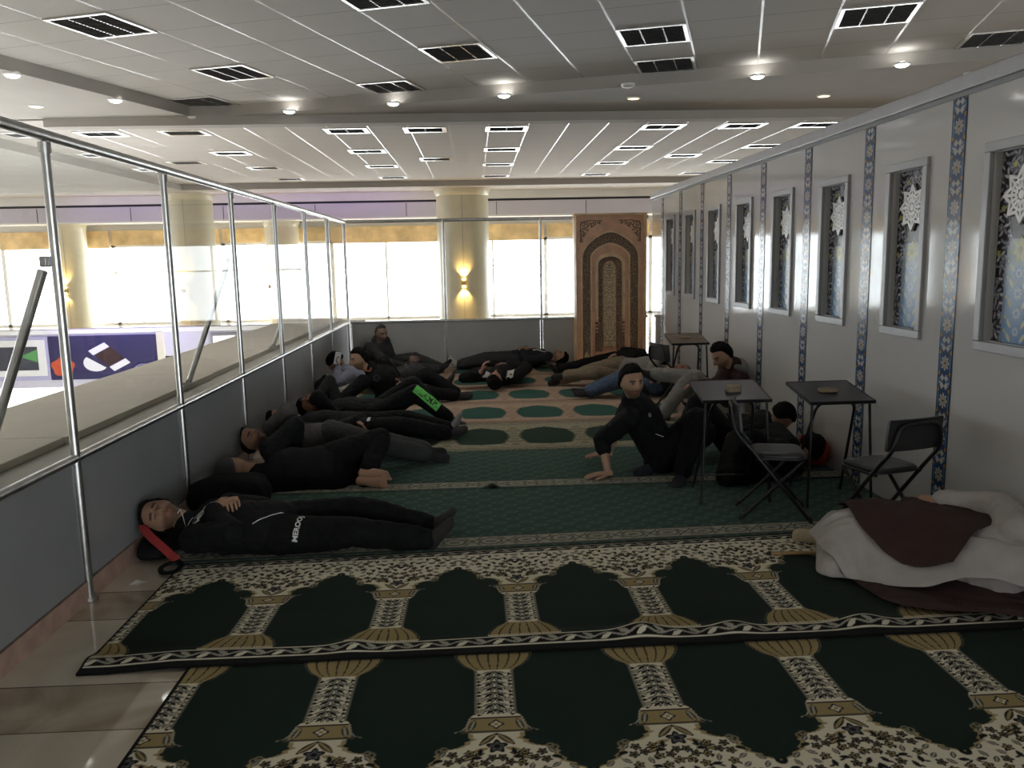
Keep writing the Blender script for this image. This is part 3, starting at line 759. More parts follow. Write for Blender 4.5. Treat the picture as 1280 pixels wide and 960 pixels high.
def poster_colors(res=.0045):
    W, H = 2*OPH-.004, .955; nx, ny = int(W/res)+1, int(H/res)+1
    U, Z = np.meshgrid(np.linspace(-W/2, W/2, nx), np.linspace(0, H, ny)); C = np.empty((ny, nx, 3)); C[:] = (.012, .012, .017)
    A = np.abs(U); rng = random.Random(11); pts = []
    gr, wh, yel = (.30, .30, .36), (.55, .54, .56), (.45, .42, .13)
    for _ in range(1500):
        x, y = rng.uniform(0, .185), rng.uniform(.01, .95)
        if any((x-a)**2+(y-b)**2 < .026**2 for a, b in pts): continue
        pts.append((x, y))
    for k, (x, y) in enumerate(pts):
        if k % 4 == 0: flower(C, U, Z, x, y, .017, gr, (.03, .03, .045), wh, 5, .004, k)
        elif k % 17 == 1: flower(C, U, Z, x, y, .014, yel, None, None, 5, .004, k)
        else: leaf(C, U, Z, x, y, .02, .0055, k*1.37, gr if k % 3 else wh, .004)
    # vertical medallion: dark lozenge behind the star, then yellow flower and a tiled arch below
    hw = np.interp(Z, [0, .02, .30, .46, .52, .60, .74, .83, .90], [.085, .11, .11, .10, .07, .095, .15, .095, .0])
    ins = A < hw; paint(C, ins*1., (.018, .016, .02)); paint(C, (np.abs(A-hw) < .004)*1., gr)
    low = (A < hw) & (Z < .52); t = np.clip(Z/.5, 0, 1)
    base = np.stack([.05+.30*t**1.5, .16+.25*t**1.3, .36+.06*t], -1)
    C[:] = np.where(low[..., None], base, C)
    for y, r in ((.06, .03), (.15, .04), (.25, .045), (.35, .035)): flower(C, U, Z, 0, y, r, (.10, .22, .42), (.45, .5, .5), (.1, .2, .4), 8, .004)
    for y in (.03, .1, .2, .3, .38): leaf(C, U, Z, .055, y, .03, .009, .9, (.46, .48, .34), .004); flower(C, U, Z, .085, y+.03, .012, (.08, .18, .36), (.5, .46, .2), None, 5, .004)
    flower(C, U, Z, 0, .465, .062, (.42, .42, .13), (.5, .46, .2), (.3, .3, .1), 7, .004, 1.57)
    return U, Z, C
pU, pZ, pC = poster_colors()
def star_mesh():
    bm = bmesh.new(); R, r = .145, .098; ring = []
    pts = []
    for k in range(16):
        a = PI*k/8+PI/2; q = R if k % 2 == 0 else r*1.02
        pts.append((q*math.cos(a), q*math.sin(a)))
    mb = MB()
    def plate(outer, inner, x0=-.006, x1=.006):
        n = len(outer)
        vs = [(x0, p[0], p[1]) for p in outer]+[(x0, p[0], p[1]) for p in inner]+[(x1, p[0], p[1]) for p in outer]+[(x1, p[0], p[1]) for p in inner]
        fs = []
        for i in range(n):
            j = (i+1) % n
            fs += [(i, j, n+j, n+i), (2*n+i, 3*n+i, 3*n+j, 2*n+j), (i, 2*n+i, 2*n+j, j), (n+i, n+j, 3*n+j, 3*n+i)]
        mb.add(vs, fs)
    plate(pts, [(x*.80, y*.80) for x, y in pts])
    plate([(x*.40, y*.40) for x, y in pts], [(x*.24, y*.24) for x, y in pts])
    for k in range(16):
        a = PI*k/8; c, s = math.cos(a), math.sin(a)
        r0, r1 = .035, (.118 if k % 2 == 0 else .088); w = .0075
        mb.box((0, c*(r0+r1)/2, s*(r0+r1)/2), (.011, r1-r0, w*2), Matrix.Rotation(a, 3, 'X'))
    for k in range(8):
        a0, a1 = PI*k/4, PI*(k+1)/4
        p, q = V((0, .078*math.cos(a0), .078*math.sin(a0))), V((0, .078*math.cos(a1), .078*math.sin(a1)))
        d = q-p; mb.box((p+q)/2, (.011, d.length, .014), Matrix.Rotation(math.atan2(d.z, d.y), 3, 'X'))
    mb.tube([(-.0055, 0, 0), (.0055, 0, 0)], .022, 16)
    return mb
niche = None
norder = {-1: 'beside the camera', 0: 'second in view from the camera', 1: 'third in view from the camera', 2: 'fourth in view from the camera', 3: 'fifth in view from the camera', 4: 'middle one toward the mihrab', 5: 'second from the mihrab end', 6: 'nearest the mihrab end'}
norder[-1] = 'at the right photo edge'; norder[-2] = 'behind the camera'
for i, a, b, c in mods:
    if i < -1 or i > 6: continue
    if niche is None:
        t = empty('niche_panel', (0, 0, 0)); niche = t
        f = MB(); w = .05; x0, x1 = -.022, .006
        z0, z1 = -.0, .96
        f.box2((x0, -OPH-w, z0-w), (x1, OPH+w, z0)); f.box2((x0, -OPH-w, z1), (x1, OPH+w, z1+w))
        f.box2((x0, -OPH-w, z0), (x1, -OPH, z1)); f.box2((x0, OPH, z0), (x1, OPH+w, z1))
        f.build('frame', M['frame_grey'], t, bevel=.004)
        f = MB(); e = .003
        f.box2((.006, -OPH+.0005, z0+.001), (.045, -OPH+e, z1-.001)); f.box2((.006, OPH-e, z0+.001), (.045, OPH-.0005, z1-.001)); f.box2((.006, -OPH+e, z0+.0005), (.045, OPH-e, z0+e)); f.box2((.006, -OPH+e, z1-e), (.045, OPH-e, z1-.0005))
        f.build('reveal', M['reveal_grey'], t)
        grid_obj('picture', np.stack([np.full_like(pU, .0455), pU, pZ+.002], -1), pC, M['poster'], t)
        st = star_mesh().build('star', M['star_white'], t); st.location = (.034, 0, .735)
    else: t = copy_tree(niche)
    t.location = (XR, c, 1.13)
    tag(t, 'grey framed niche with dark floral picture and white star, '+norder[i], 'niche', 'framed star niches in the white wall')

# ------------------------------------------------------------------ mihrab
def arch(hw, spring, apex, round_=False, n=18, base=0.):
    """outline points from bottom left over the top to bottom right"""
    L = []
    for k in range(n+1):
        t = k/n
        if round_: x, z = -hw*math.cos(t*PI/2), spring+(apex-spring)*math.sin(t*PI/2)
        else:
            a = t*PI/2*.93; x = -hw*math.cos(a)**1.0; z = spring+(apex-spring)*(.80*math.sin(a)+.20*t**2.6)
            if k == n: x, z = 0, apex
        L.append((x, z))
    R = [(-x, z) for x, z in reversed(L[:-1])]
    st = [(-hw, base+(spring-base)*k/6) for k in range(6)]
    return st+L+R+[(-x, z) for x, z in reversed(st)]
def ring_plate(name, outer, inner, y0, y1, m, parent, ox=0.):
    """plate between two open outlines (same count) from front y0 back to y1, local coords"""
    n = len(outer); mb = MB()
    vs = [(x, y0, z) for x, z in outer]+[(x, y0, z) for x, z in inner]+[(x, y1, z) for x, z in outer]+[(x, y1, z) for x, z in inner]
    fs = []
    for i in range(n-1):
        j = i+1
        fs += [(i, j, n+j, n+i), (2*n+i, 3*n+i, 3*n+j, 2*n+j), (i, 2*n+i, 2*n+j, j), (n+i, n+j, 3*n+j, 3*n+i)]
    fs += [(0, n, 3*n, 2*n), (n-1, 3*n-1, 4*n-1, 2*n-1)] if False else [(0, n, 3*n, 2*n), (n-1, 2*n-1, 4*n-1, 3*n-1)]
    mb.add(vs, fs); return mb.build(name, m, parent)
mi = empty('mihrab', (1.972, 12.10, 0.012)); mi['_inv'] = 1
tag(mi, 'carved wooden mihrab with nested pointed arches at the end of the prayer hall', 'mihrab')
HW, HT = .497, 2.185
def rectout(n, hw=HW, ht=HT, inner=None):
    out = []
    for (x, z) in inner:
        # project each arch point outward on to the rectangle
        if z < 1.60: out.append((-hw if x < 0 else hw, z))
        else:
            dx, dz = x, z-1.60; s = min(hw/max(abs(dx), 1e-6), (ht-1.60)/max(dz, 1e-6)); out.append((dx*s, 1.60+dz*s))
    # pull the two points next to the corners on to the corners
    for sgn in (-1, 1):
        k = min(range(len(out)), key=lambda i: (out[i][0]-sgn*hw)**2+(out[i][1]-ht)**2); out[k] = (sgn*hw, ht)
    return out
A1 = arch(.428, 1.58, 1.975); A2 = arch(.272, 1.575, 1.775); A3 = arch(.222, 1.50, 1.655, True); A4 = arch(.178, 1.48, 1.60, True); A5 = arch(.093, 1.42, 1.52, True, base=.28)
ring_plate('front_board', rectout(0, inner=A1), A1, 0, .05, M['wood_rose'], mi)
ring_plate('outer_moulding', A1, arch(.412, 1.575, 1.95), -.015, .05, M['wood_pale'], mi)
ring_plate('carved_band', arch(.412, 1.575, 1.95), arch(.292, 1.58, 1.80), .02, .06, M['carved_dark'], mi)
ring_plate('inner_moulding', arch(.292, 1.58, 1.80), A2, .005, .08, M['wood_pale'], mi)
ring_plate('rose_arch', A2, A3, .035, .09, M['wood_rose'], mi)
A3b, A4b = [p for p in arch(.222, 1.50, 1.655, True, base=.68)], [p for p in arch(.178, 1.48, 1.60, True, base=.68)]
ring_plate('pilaster_arch', A3b, A4b, .012, .10, M['wood_pale'], mi)
ring_plate('niche_band', arch(.222, 1.49, 1.65, True, base=.2), arch(.11, 1.42, 1.54, True, base=.2), .07, .12, M['carved_dark'], mi)
mb = MB(); mb.box2((-.45, .11, 0), (.45, .14, 1.95)); mb.build('back_board', M['wood_rose'], mi)
poly_plate('niche_panel', A5, .108, .03, M['carved_pale'], mi)
for s in (-1, 1):
    mb = MB()
    for z, w in ((.66, .05), (.60, .045), (.55, .038), (.50, .03)): mb.box((s*.2, .045, z), (w, .05, .03))
    mb.build('pilaster_bracket', M['wood_rose'], mi, bevel=.006)
    mb = MB(); mb.box2((s*HW-.012, -.03, 0), (s*HW+.012+.012*s, .06, HT)) if s < 0 else mb.box2((HW-.012, -.03, 0), (HW+.03, .06, HT))
    mb.build('edge_moulding', M['wood_pale'], mi, bevel=.004)
    mb = MB(); mb.box2((s*.30, -.012, 0), (s*.43, .03, .03)); mb.build('band_foot', M['wood_pale'], mi, bevel=.004)
    # carved spandrel: scrolling tendrils and leaves in the corner
    mb = MB()
    for cx, cz, r0, tu, a0 in ((.395, 2.06, .036, 1.6, 0), (.315, 2.075, .032, -1.5, 1), (.235, 2.085, .026, 1.5, 2), (.165, 2.09, .02, -1.4, 0), (.405, 1.975, .032, -1.5, 2), (.345, 2.005, .028, 1.5, 4), (.412, 1.90, .025, 1.5, 1), (.27, 2.045, .018, 1.3, 3), (.418, 1.835, .018, -1.4, 2), (.375, 1.93, .018, 1.4, 5)):
        pts = []
        for k in range(15):
            t = k/14; a = a0+tu*2*PI*t*.62; q = r0*(1-.72*t); pts.append((s*(cx+q*math.cos(a)), -.004, cz+q*math.sin(a)))
        mb.tube(pts, .0055, 6)
        for k in range(3):
            a = a0+k*2.1; mb.ellip((s*(cx+r0*1.15*math.cos(a)), -.003, cz+r0*1.15*math.sin(a)), [(.013*math.cos(a+.6), 0, .013*math.sin(a+.6)), (0, .005, 0), (-.006*math.sin(a+.6), 0, .006*math.cos(a+.6))], 8, 5)
    mb.tube([(s*.435, -.003, 1.80), (s*.438, -.003, 2.0), (s*.43, -.003, 2.10), (s*.3, -.003, 2.118), (s*.12, -.003, 2.115)], .005, 6)
    mb.build('spandrel', M['carved_leaf'], mi, True)
    # small vase motif at the foot of the band
    pts = [(s*.352+x, .06+z) for x, z in ((-.03, 0), (.03, 0), (.045, .04), (.03, .1), (0, .15), (-.03, .1), (-.045, .04))]
    poly_plate('vase_motif', pts, .02, .006, M['carved_pale'], mi)
mb = MB(); mb.box2((-HW-.03, -.045, HT), (HW+.035, .2, HT+.035)); mb.build('cornice', M['wood_pale'], mi, bevel=.008)
mb = MB(); mb.box2((HW, .06, 0), (HW+.025, .28, HT)); mb.box2((-HW-.02, .06, 0), (-HW, .28, HT)); mb.build('side_board', M['wood_pale'], mi)
mb = MB(); mb.box2((-.222, .06, 0), (.222, .11, .2)); mb.build('plinth', M['wood_rose'], mi, bevel=.004)

# ------------------------------------------------------------------ rugs
def rug_from_tile(name, T, x0, x1, y0, y1, phase, label, res, flip=False, zf=None, skew=0., group=None, skew1=None):
    H = T.shape[0]; nx = int(round((x1-x0)/res))+1
    X = np.linspace(x0, x1, nx); 
    tw = T.shape[1]; idx = (np.floor(((X-phase)/.6+.5) % 1*tw).astype(int)) % tw
    C = T[:, idx, :]
    Y = np.linspace(y0, y1, H)
    if flip: C = C[::-1]
    XX, YY = np.meshgrid(X, Y)
    C = C.copy()
    # cream edge border and black binding at both short ends
    ev = np.minimum(XX-x0, x1-XX)
    C[ev < .012] = BLK
    Z = np.full_like(XX, RUGT)
    if zf is not None: Z = Z+zf(XX, YY)
    tt = (YY-y0)/(y1-y0); YY = YY+(XX-x0)*(skew*(1-tt)+(skew if skew1 is None else skew1)*tt)
    o = grid_obj(name, np.stack([XX, YY, Z], -1), C, M['rug'], thick=RUGT-.002)
    tag(o, label, 'rug', group); return o
T2 = prayer_tile(.004)
def wav2(X, Y):
    e = np.exp(-((Y-3.13-.095)/.055)**2)
    prof = .014+.020*np.exp(-((X+.55)/.08)**2)+.032*np.exp(-((X-.66)/.09)**2)+.026*np.exp(-((X-1.05)/.08)**2)+.006*np.sin(X*3.1)+.034*np.exp(-((X-1.62)/.10)**2)
    over = .0135*np.clip((3.62-Y)/.32, 0, 1)*np.clip((X+1.5)/.25, 0, 1)
    return over+np.maximum(prof, .004)*e*.95
rug_from_tile('prayer_rug', T2, -1.62, 2.60, 3.13, 4.32, -1.60+.62-.05, 'dark green prayer rug with cream arches and a wavy curled near edge', .004, zf=wav2, skew=.016, skew1=.05)
rug_from_tile('prayer_rug', T2, -1.19, 2.60, 2.10, 3.275, .03, 'nearest dark green prayer rug, arches pointing toward the camera', .004, flip=True, skew=.004, skew1=.012)
R3 = runner(.008, 4.2, 1.17)
def runner_rug(y0, y1, lab, bump=None, skew=0.):
    ny, nx = R3.shape[:2]
    XX, TT = np.meshgrid(np.linspace(-1.70, 2.62, nx), np.linspace(0, 1, ny)); Y0 = y0+skew*(XX+1.62); YY = Y0+(y1-Y0)*TT; Z = np.full_like(XX, RUGT)
    if bump: Z += .035*np.exp(-((XX-bump)/.04)**2)*np.clip(1-(YY-y0)/.2, 0, 1)
    o = grid_obj('runner_rug', np.stack([XX, YY, Z], -1), R3, M['rug'], thick=RUGT-.002); tag(o, lab, 'rug'); return o
runner_rug(4.335, 5.615, 'plain green runner rug just behind the dark prayer rug', None, .05)
runner_rug(5.63, 6.78, 'plain green runner rug where the crouching man rests his hands', .08)
T5 = simple_tile(.008, (.36, .33, .235), (.016, .042, .026), line=(.10, .10, .07), speck=(.13, .12, .075))
T6 = simple_tile(.008, (.42, .32, .24), (.026, .088, .070), line=(.14, .07, .055), speck=(.28, .18, .125))
rug_from_tile('prayer_rug', T5, -1.7, 2.62, 6.80, 7.97, .62+.3, 'olive and dark green prayer rug bordering the plain runners', .008)
for k, (a, b, lab) in enumerate(((7.99, 9.13, 'pink and teal prayer rug, first behind the olive one'), (9.15, 10.28, 'pink and teal prayer rug, second behind the olive one'), (10.30, 11.37, 'pink and teal prayer rug, third behind the olive one'), (11.39, 12.38, 'pink and teal prayer rug in front of the far partition'))):
    rug_from_tile('prayer_rug', T6, -1.7, 2.62 if k < 3 else 1.44, a, b, (.64, .60, .52, .47)[k]+.3, lab, .008)
SKY, EXPO = 8.0, 0.15

# ------------------------------------------------------------------ folding prayer tables and chairs
def make_table(top, w=.44, d=.40, h=.67, tilt=.17):
    t = empty('folding_table', (0, 0, 0)); t['_inv'] = 1
    rot = Matrix.Rotation(tilt, 3, 'X'); hc = h+math.sin(tilt)*d/2
    mb = MB(); mb.box((0, 0, hc), (w, d, .018), rot); mb.build('table_top', M[top], t, bevel=.004)
    mb = MB(); 
    for s in (-1, 1): mb.box((s*(w/2-.004), 0, hc), (.012, d+.004, .022), rot)
    mb.box((rot @ V((0, -d/2, 0)))+V((0, 0, hc)), (w+.004, .012, .022), rot)
    mb.box((rot @ V((0, d/2, 0)))+V((0, 0, hc)), (w+.004, .012, .022), rot)
    mb.build('edge_band', M['black_metal'], t, bevel=.003)
    yn, yf = -d/2+.03, d/2-.05
    zt = lambda y: hc+math.sin(tilt)*y-.022
    # front pair of straight legs and rear arch, joined by a low bar
    for s in (-1, 1):
        mb = MB(); mb.tube([(s*(w/2-.025), yn, zt(yn)), (s*(w/2-.0), yn-.03, .012)], .009, 10); mb.build('leg', M['black_metal'], t, True)
        mb = MB(); mb.cone((s*(w/2-.0), yn-.03, .014), (s*(w/2-.0), yn-.03, .035), .012, .012, 10, 1); mb.build('rubber_foot', M['black_plastic'], t, True)
    mb = MB(); mb.tube(fillet([(-w/2+.03, yf+.02, .012), (-w/2+.09, yn+.06, zt(yn+.06)-.004), (w/2-.09, yn+.06, zt(yn+.06)-.004), (w/2-.03, yf+.02, .012)], .07), .010, 10); mb.build('leg_arch', M['black_metal'], t, True)
    mb = MB(); mb.tube([(-w/2+.045, yf-.01, .10), (w/2-.045, yf-.01, .10)], .007, 8); mb.build('cross_bar', M['black_metal'], t, True)
    mb = MB(); mb.box((0, yn+.06, zt(yn+.06)-.016), (.02, .02, .01)); mb.build('bolt', M['steel'], t)
    return t
tb = make_table('table_grey'); tb.location = (1.645, 5.29, RUGT); tb.rotation_euler = (0, 0, -.03)
tag(tb, 'dark folding table left of the two nearer tables, pale block on its tilted top', 'table', 'folding prayer tables')
t2 = copy_tree(tb); t2.location = (2.25, 5.14, RUGT); t2.rotation_euler = (0, 0, .02); t2.scale = (.94, 1, 1)
tag(t2, 'dark folding table against the white wall, right of the other near table', 'table', 'folding prayer tables')
t3 = make_table('table_brown', .40, .40, .665); t3.location = (2.255, 8.80, RUGT); tag(t3, 'brown topped folding table far back by the white wall', 'table', 'folding prayer tables')
def clay(x, y, z, rz, lab, rx=.17, s=(.09, .045, .022)):
    mb = MB(); 
    n = 24
    mb.rings([[V((s[0]*q*math.copysign(abs(math.cos(2*PI*j/n))**.5, math.cos(2*PI*j/n)), s[1]*q*math.copysign(abs(math.sin(2*PI*j/n))**.5, math.sin(2*PI*j/n)), zz*s[2])) for j in range(n)] for zz, q in ((0, .92), (.2, 1), (.8, 1), (1, .9))])
    o = mb.build('prayer_stone', M['clay'], None, True); o.location = (x, y, z); o.rotation_euler = (rx, 0, rz); tag(o, lab, 'prayer stone', 'pale prayer stones on the tables')
HC = .67+math.sin(.17)*.2+RUGT
clay(1.66, 5.25, HC-.0068+.0115, .1, 'tan block lying on the left near table', s=(.05, .026, .04))
clay(2.235, 5.13, HC-.0017+.0115, -.2, 'flat pale stone lying on the right near table', s=(.06, .035, .016))
clay(2.25, 8.81, .665+math.sin(.17)*.2+RUGT+.0017+.0115, .2, 'small flat stone lying on the far brown table', s=(.06, .035, .012))

def make_chair():
    """origin on the floor, sitter looks toward +y; back at -y"""
    t = empty('folding_chair', (0, 0, 0)); t['_inv'] = 1
    w = .34
    mb = MB(); n = 28
    out = []
    for j in range(n):
        a = 2*PI*j/n; c, s = math.cos(a), math.sin(a)
        out.append((.155*math.copysign(abs(c)**.35, c), .15*math.copysign(abs(s)**.35, s)))
    mb.rings([[V((x*q, y*q+.02, .385+zz)) for x, y in out] for zz, q in ((0, .95), (.006, 1), (.022, 1), (.032, .93), (.033, .6))])
    mb.build('seat', M['black_plastic'], t, True)
    mb = MB(); mb.tube(fillet([(-w/2+.02, -.12, .385), (-w/2+.02, .165, .385), (w/2-.02, .165, .385), (w/2-.02, -.12, .385)], .05), .010, 10); mb.build('seat_frame', M['black_metal'], t, True)
    # backrest plate, slightly curved
    mb = MB(); rings = []
    for zz, q in ((.54, .96), (.548, 1), (.70, 1), (.712, .97)):
        ring = []
        for k in range(13):
            x = -.18*q+.36*q*k/12; ring.append(V((x, -.215-.10*(zz-.54)-.018*(1-(x/.18)**2)+.0, zz)))
        for k in range(13):
            x = .18*q-.36*q*k/12; ring.append(V((x, -.200-.10*(zz-.54)-.018*(1-(x/.18)**2), zz)))
        rings.append(ring)
    mb.rings(rings); mb.build('backrest', M['black_plastic'], t, True)
    # long frame: front feet up through the crossing to the back hoop
    mb = MB(); mb.tube(fillet([(-.165, .20, .014), (-.165, -.16, .46), (-.16, -.245, .55), (-.13, -.258, .69), (.13, -.258, .69), (.16, -.245, .55), (.165, -.16, .46), (.165, .20, .014)], .07), .0115, 10); mb.build('back_frame', M['black_metal'], t, True)
    for s in (-1, 1):
        mb = MB(); mb.tube([(s*.14, .15, .375), (s*.14, -.20, .014)], .0105, 10); mb.build('leg', M['black_metal'], t, True)
        mb = MB(); mb.cone((s*.165, .20, .017), (s*.165, .192, .035), .015, .015, 10, 1); mb.build('rubber_foot', M['black_plastic'], t, True)
        mb = MB(); mb.cone((s*.14, -.20, .017), (s*.14, -.192, .035), .015, .015, 10, 1); mb.build('rubber_foot', M['black_plastic'], t, True)
    mb = MB(); mb.tube([(-.14, -.17, .04), (.14, -.17, .04)], .008, 8); mb.build('cross_bar', M['black_metal'], t, True)
    mb = MB(); mb.tube([(-.165, .165, .052), (.165, .165, .052)], .008, 8); mb.build('cross_bar', M['black_metal'], t, True)
    return t
ch = make_chair(); ch.location = (2.26, 4.43, RUGT); ch.rotation_euler = (0, 0, .28)
tag(ch, 'black folding chair nearest the camera, back turned, behind the brown cloak', 'chair', 'black folding chairs')
c2 = copy_tree(ch); c2.location = (1.79, 4.84, RUGT); c2.rotation_euler = (0, 0, -1.80); tag(c2, 'black folding chair standing sideways in front of the left near table', 'chair', 'black folding chairs')
c3 = copy_tree(ch); c3.location = (2.06, 8.36, RUGT); c3.rotation_euler = (0, 0, -1.25); tag(c3, 'black folding chair seen edge-on beside the far brown table', 'chair', 'black folding chairs')

# ------------------------------------------------------------------ loose things
EPS = RUGT+.001
def lump(name, c, size, m, lab, cat, seed=1, vox=.014, amp=.02, rz=0., group=None, parts=None):
    """soft filled bag or pile: rounded box sagging to the floor, creased"""
    mb = MB(); n, k = 28, 14
    rings = []
    for i in range(1, k):
        t = PI*i/k; z = -math.cos(t); q = math.sin(t)**.45
        ring = []
        for j in range(n):
            a = 2*PI*j/n; c_, s_ = math.cos(a), math.sin(a)
            x, y = math.copysign(abs(c_)**.5, c_)*q, math.copysign(abs(s_)**.5, s_)*q
            p = V((x*size[0]/2, y*size[1]/2, (z+1)*size[2]/2))
            f = noise.noise(V((p.x*9+seed, p.y*9, p.z*9)))*amp+abs(noise.noise(V((p.x*20, p.y*20+seed, p.z*16))))*amp*.7
            p = p+V((x, y, z*.6))*f
            p = Matrix.Rotation(rz, 3, 'Z') @ p
            ring.append(V((c[0]+p.x, c[1]+p.y, max(c[2]+p.z, c[2]))))
        rings.append(ring)
    mb.rings(rings)
    o = mb.build(name, M[m], None, True)
    me = o.data; md = o.modifiers.new('soft', 'SUBSURF'); md.levels = 1; md.render_levels = 1
    tag(o, lab, cat, group); return o
def strap(name, pts, wd, m, parent, up=(0, 0, 1), th=.004):
    pts = [V(p) for p in pts]; rings = []
    for i, p in enumerate(pts):
        d = (pts[min(i+1, len(pts)-1)]-pts[max(i-1, 0)]).normalized(); s = d.cross(V(up)); s.normalize(); n = s.cross(d).normalized()
        rings.append([p-s*wd/2, p+s*wd/2, p+s*wd/2+n*th, p-s*wd/2+n*th])
    mb = MB(); mb.rings(rings); return mb.build(name, M[m], parent)
def smooth_pts(pts, n=6):
    P = [V(p) for p in pts]; out = []
    for i in range(len(P)-1):
        p0, p1, p2, p3 = P[max(i-1, 0)], P[i], P[i+1], P[min(i+2, len(P)-1)]
        for k in range(n):
            t = k/n; out.append(.5*((2*p1)+(p2-p0)*t+(2*p0-5*p1+4*p2-p3)*t*t+(3*p1-p0-3*p2+p3)*t**3))
    out.append(P[-1]); return out
b1 = lump('backpack', (-1.805, 4.60, .003), (.175, .52, .11), 'bag_black', 'black backpack with a red strap under the head of the man at the front', 'backpack', 3, amp=.012)
strap('shoulder_strap', smooth_pts([(-1.87, 4.62, .20), (-1.86, 4.46, .19), (-1.80, 4.385, .155), (-1.70, 4.33, .09), (-1.63, 4.29, .045)]), .045, 'red_cloth', b1, up=(.2, -.6, .8))
strap('strap_loop', smooth_pts([(-1.63, 4.29, .045), (-1.59, 4.24, .035), (-1.60, 4.17, .028), (-1.66, 4.17, .022), (-1.69, 4.23, .03), (-1.64, 4.285, .043)]), .028, 'bag_black', b1, up=(0, -.3, .9))
b2 = lump('duffel_bag', (-1.61, 5.22, EPS), (.50, .34, .25), 'bag_black', 'black sports bag lying between the front man and the hatted man', 'bag', 9, amp=.03)
strap('piping', smooth_pts([(-1.62, 5.075, .15), (-1.58, 5.062, .128), (-1.54, 5.06, .13)]), .006, 'white_print', b2, up=(0, -1, .2))
strap('shoulder_strap', smooth_pts([(-1.80, 5.2, .19), (-1.65, 5.22, .222), (-1.50, 5.28, .20), (-1.40, 5.3, .10)]), .03, 'black_cloth', b2)
b3 = lump('sports_bag', (-1.74, 9.40, EPS), (.24, .34, .28), 'bag_black', 'black bag against the glass partition under the phone', 'bag', 21, amp=.02)
strap('handle', smooth_pts([(-1.80, 9.3, .26), (-1.76, 9.35, .32), (-1.74, 9.43, .32), (-1.76, 9.5, .26)]), .03, 'black_cloth', b3, up=(1, 0, 0))
b4 = lump('red_bag', (2.52, 6.03, EPS), (.20, .22, .22), 'red_cloth', 'red bag against the white wall under the right near table', 'bag', 31, amp=.02)
strap('handle', smooth_pts([(2.52, 5.96, .21), (2.52, 6.0, .25), (2.52, 6.06, .25), (2.52, 6.1, .21)]), .025, 'bag_black', b4, up=(1, 0, 0))
# scrap of paper, stick, small bead string
mb = MB(); mb.add([(-1.80, 4.075, .001), (-1.752, 4.06, .004), (-1.70, 4.08, .018), (-1.735, 4.11, .006), (-1.775, 4.115, .014), (-1.757, 4.085, .003)], [(0, 1, 5), (1, 2, 5), (2, 3, 5), (3, 4, 5), (4, 0, 5)])
me = bpy.data.meshes.new('paper_scrap'); me.from_pydata(mb.v, [], mb.f); o = mobj('paper_scrap', me, M['paper']); md = o.modifiers.new('thick', 'SOLIDIFY'); md.thickness = .0006
tag(o, 'crumpled white paper scrap on the marble floor beside the rugs', 'paper scrap')
mb = MB(); mb.tube([(1.53, 4.15, .024), (1.70, 4.135, .026), (1.80, 4.125, .0245)], .010, 10); o = mb.build('stick', M['stick_wood'], None, True); tag(o, 'tan wooden stick lying on the dark rug beside the robed person', 'stick')
mb = MB(); mb.cone((1.522, 4.151, .024), (1.532, 4.150, .024), .0112, .0112, 10, 1); mb.build('ferrule', M['dark_sock'], o, True)

# ------------------------------------------------------------------ people
FZ = RUGT+.001                              # top of the rug pile
TMP = bpy.data.objects.new('tmp', bpy.data.meshes.new('tmp'))

def remesh(mb, vox, smooth=3, fac=.5):
    me = mb.mesh('part')
    o = bpy.data.objects.new('tmp_part', me); COL.objects.link(o)
    r = o.modifiers.new('r', 'REMESH'); r.mode = 'VOXEL'; r.voxel_size = vox; r.use_smooth_shade = True
    if smooth:
        s = o.modifiers.new('s', 'SMOOTH'); s.iterations = smooth; s.factor = fac
    dg = bpy.context.evaluated_depsgraph_get()
    out = bpy.data.meshes.new_from_object(o.evaluated_get(dg))
    bpy.data.objects.remove(o); bpy.data.meshes.remove(me)
    return out

def arr(me):
    a = np.empty(len(me.vertices)*3, dtype=np.float32); me.vertices.foreach_get('co', a); return a.reshape(-1, 3).astype(float)
def norms(me):
    a = np.empty(len(me.vertices)*3, dtype=np.float32); me.vertices.foreach_get('normal', a); return a.reshape(-1, 3).astype(float)
def put(me, a):
    me.vertices.foreach_set('co', a.astype(np.float32).ravel()); me.update()

def clampf(a, z=FZ, xl=XL+.03, xr=XR-.012):
    a[:, 2] = np.maximum(a[:, 2], z); a[:, 0] = np.clip(a[:, 0], xl, xr); a[:, 1] = np.minimum(a[:, 1], YF-.03); return a

def wrinkle(me, amp, seed=0, k=1.):
    a = arr(me); n = norms(me); d = np.empty(len(a))
    for i, p in enumerate(a):
        q = V((p[0]*8*k+seed, p[1]*8*k, p[2]*8*k))
        f = noise.noise(q)*.7
        q2 = V((p[0]*19*k, p[1]*19*k+seed, p[2]*19*k))
        r = 1-abs(noise.noise(q2))*2.2
        d[i] = f+r*.45
    put(me, a+n*(d*amp)[:, None])

def join_me(name, meshes):
    vs = []; fs = []; o = 0
    for me in meshes:
        vs.append(arr(me)); n = len(me.polygons)
        for p in me.polygons: fs.append([v+o for v in p.vertices])
        o += len(me.vertices)
    me = bpy.data.meshes.new(name); me.from_pydata(np.concatenate(vs).tolist(), [], fs); me.update()
    me.polygons.foreach_set('use_smooth', np.ones(len(fs), dtype=bool)); return me

def gs(x, m, s): return math.exp(-((x-m)/s)**2)
def ss(a, b, x):
    t = min(1, max(0, (x-a)/(b-a))); return t*t*(3-2*t)

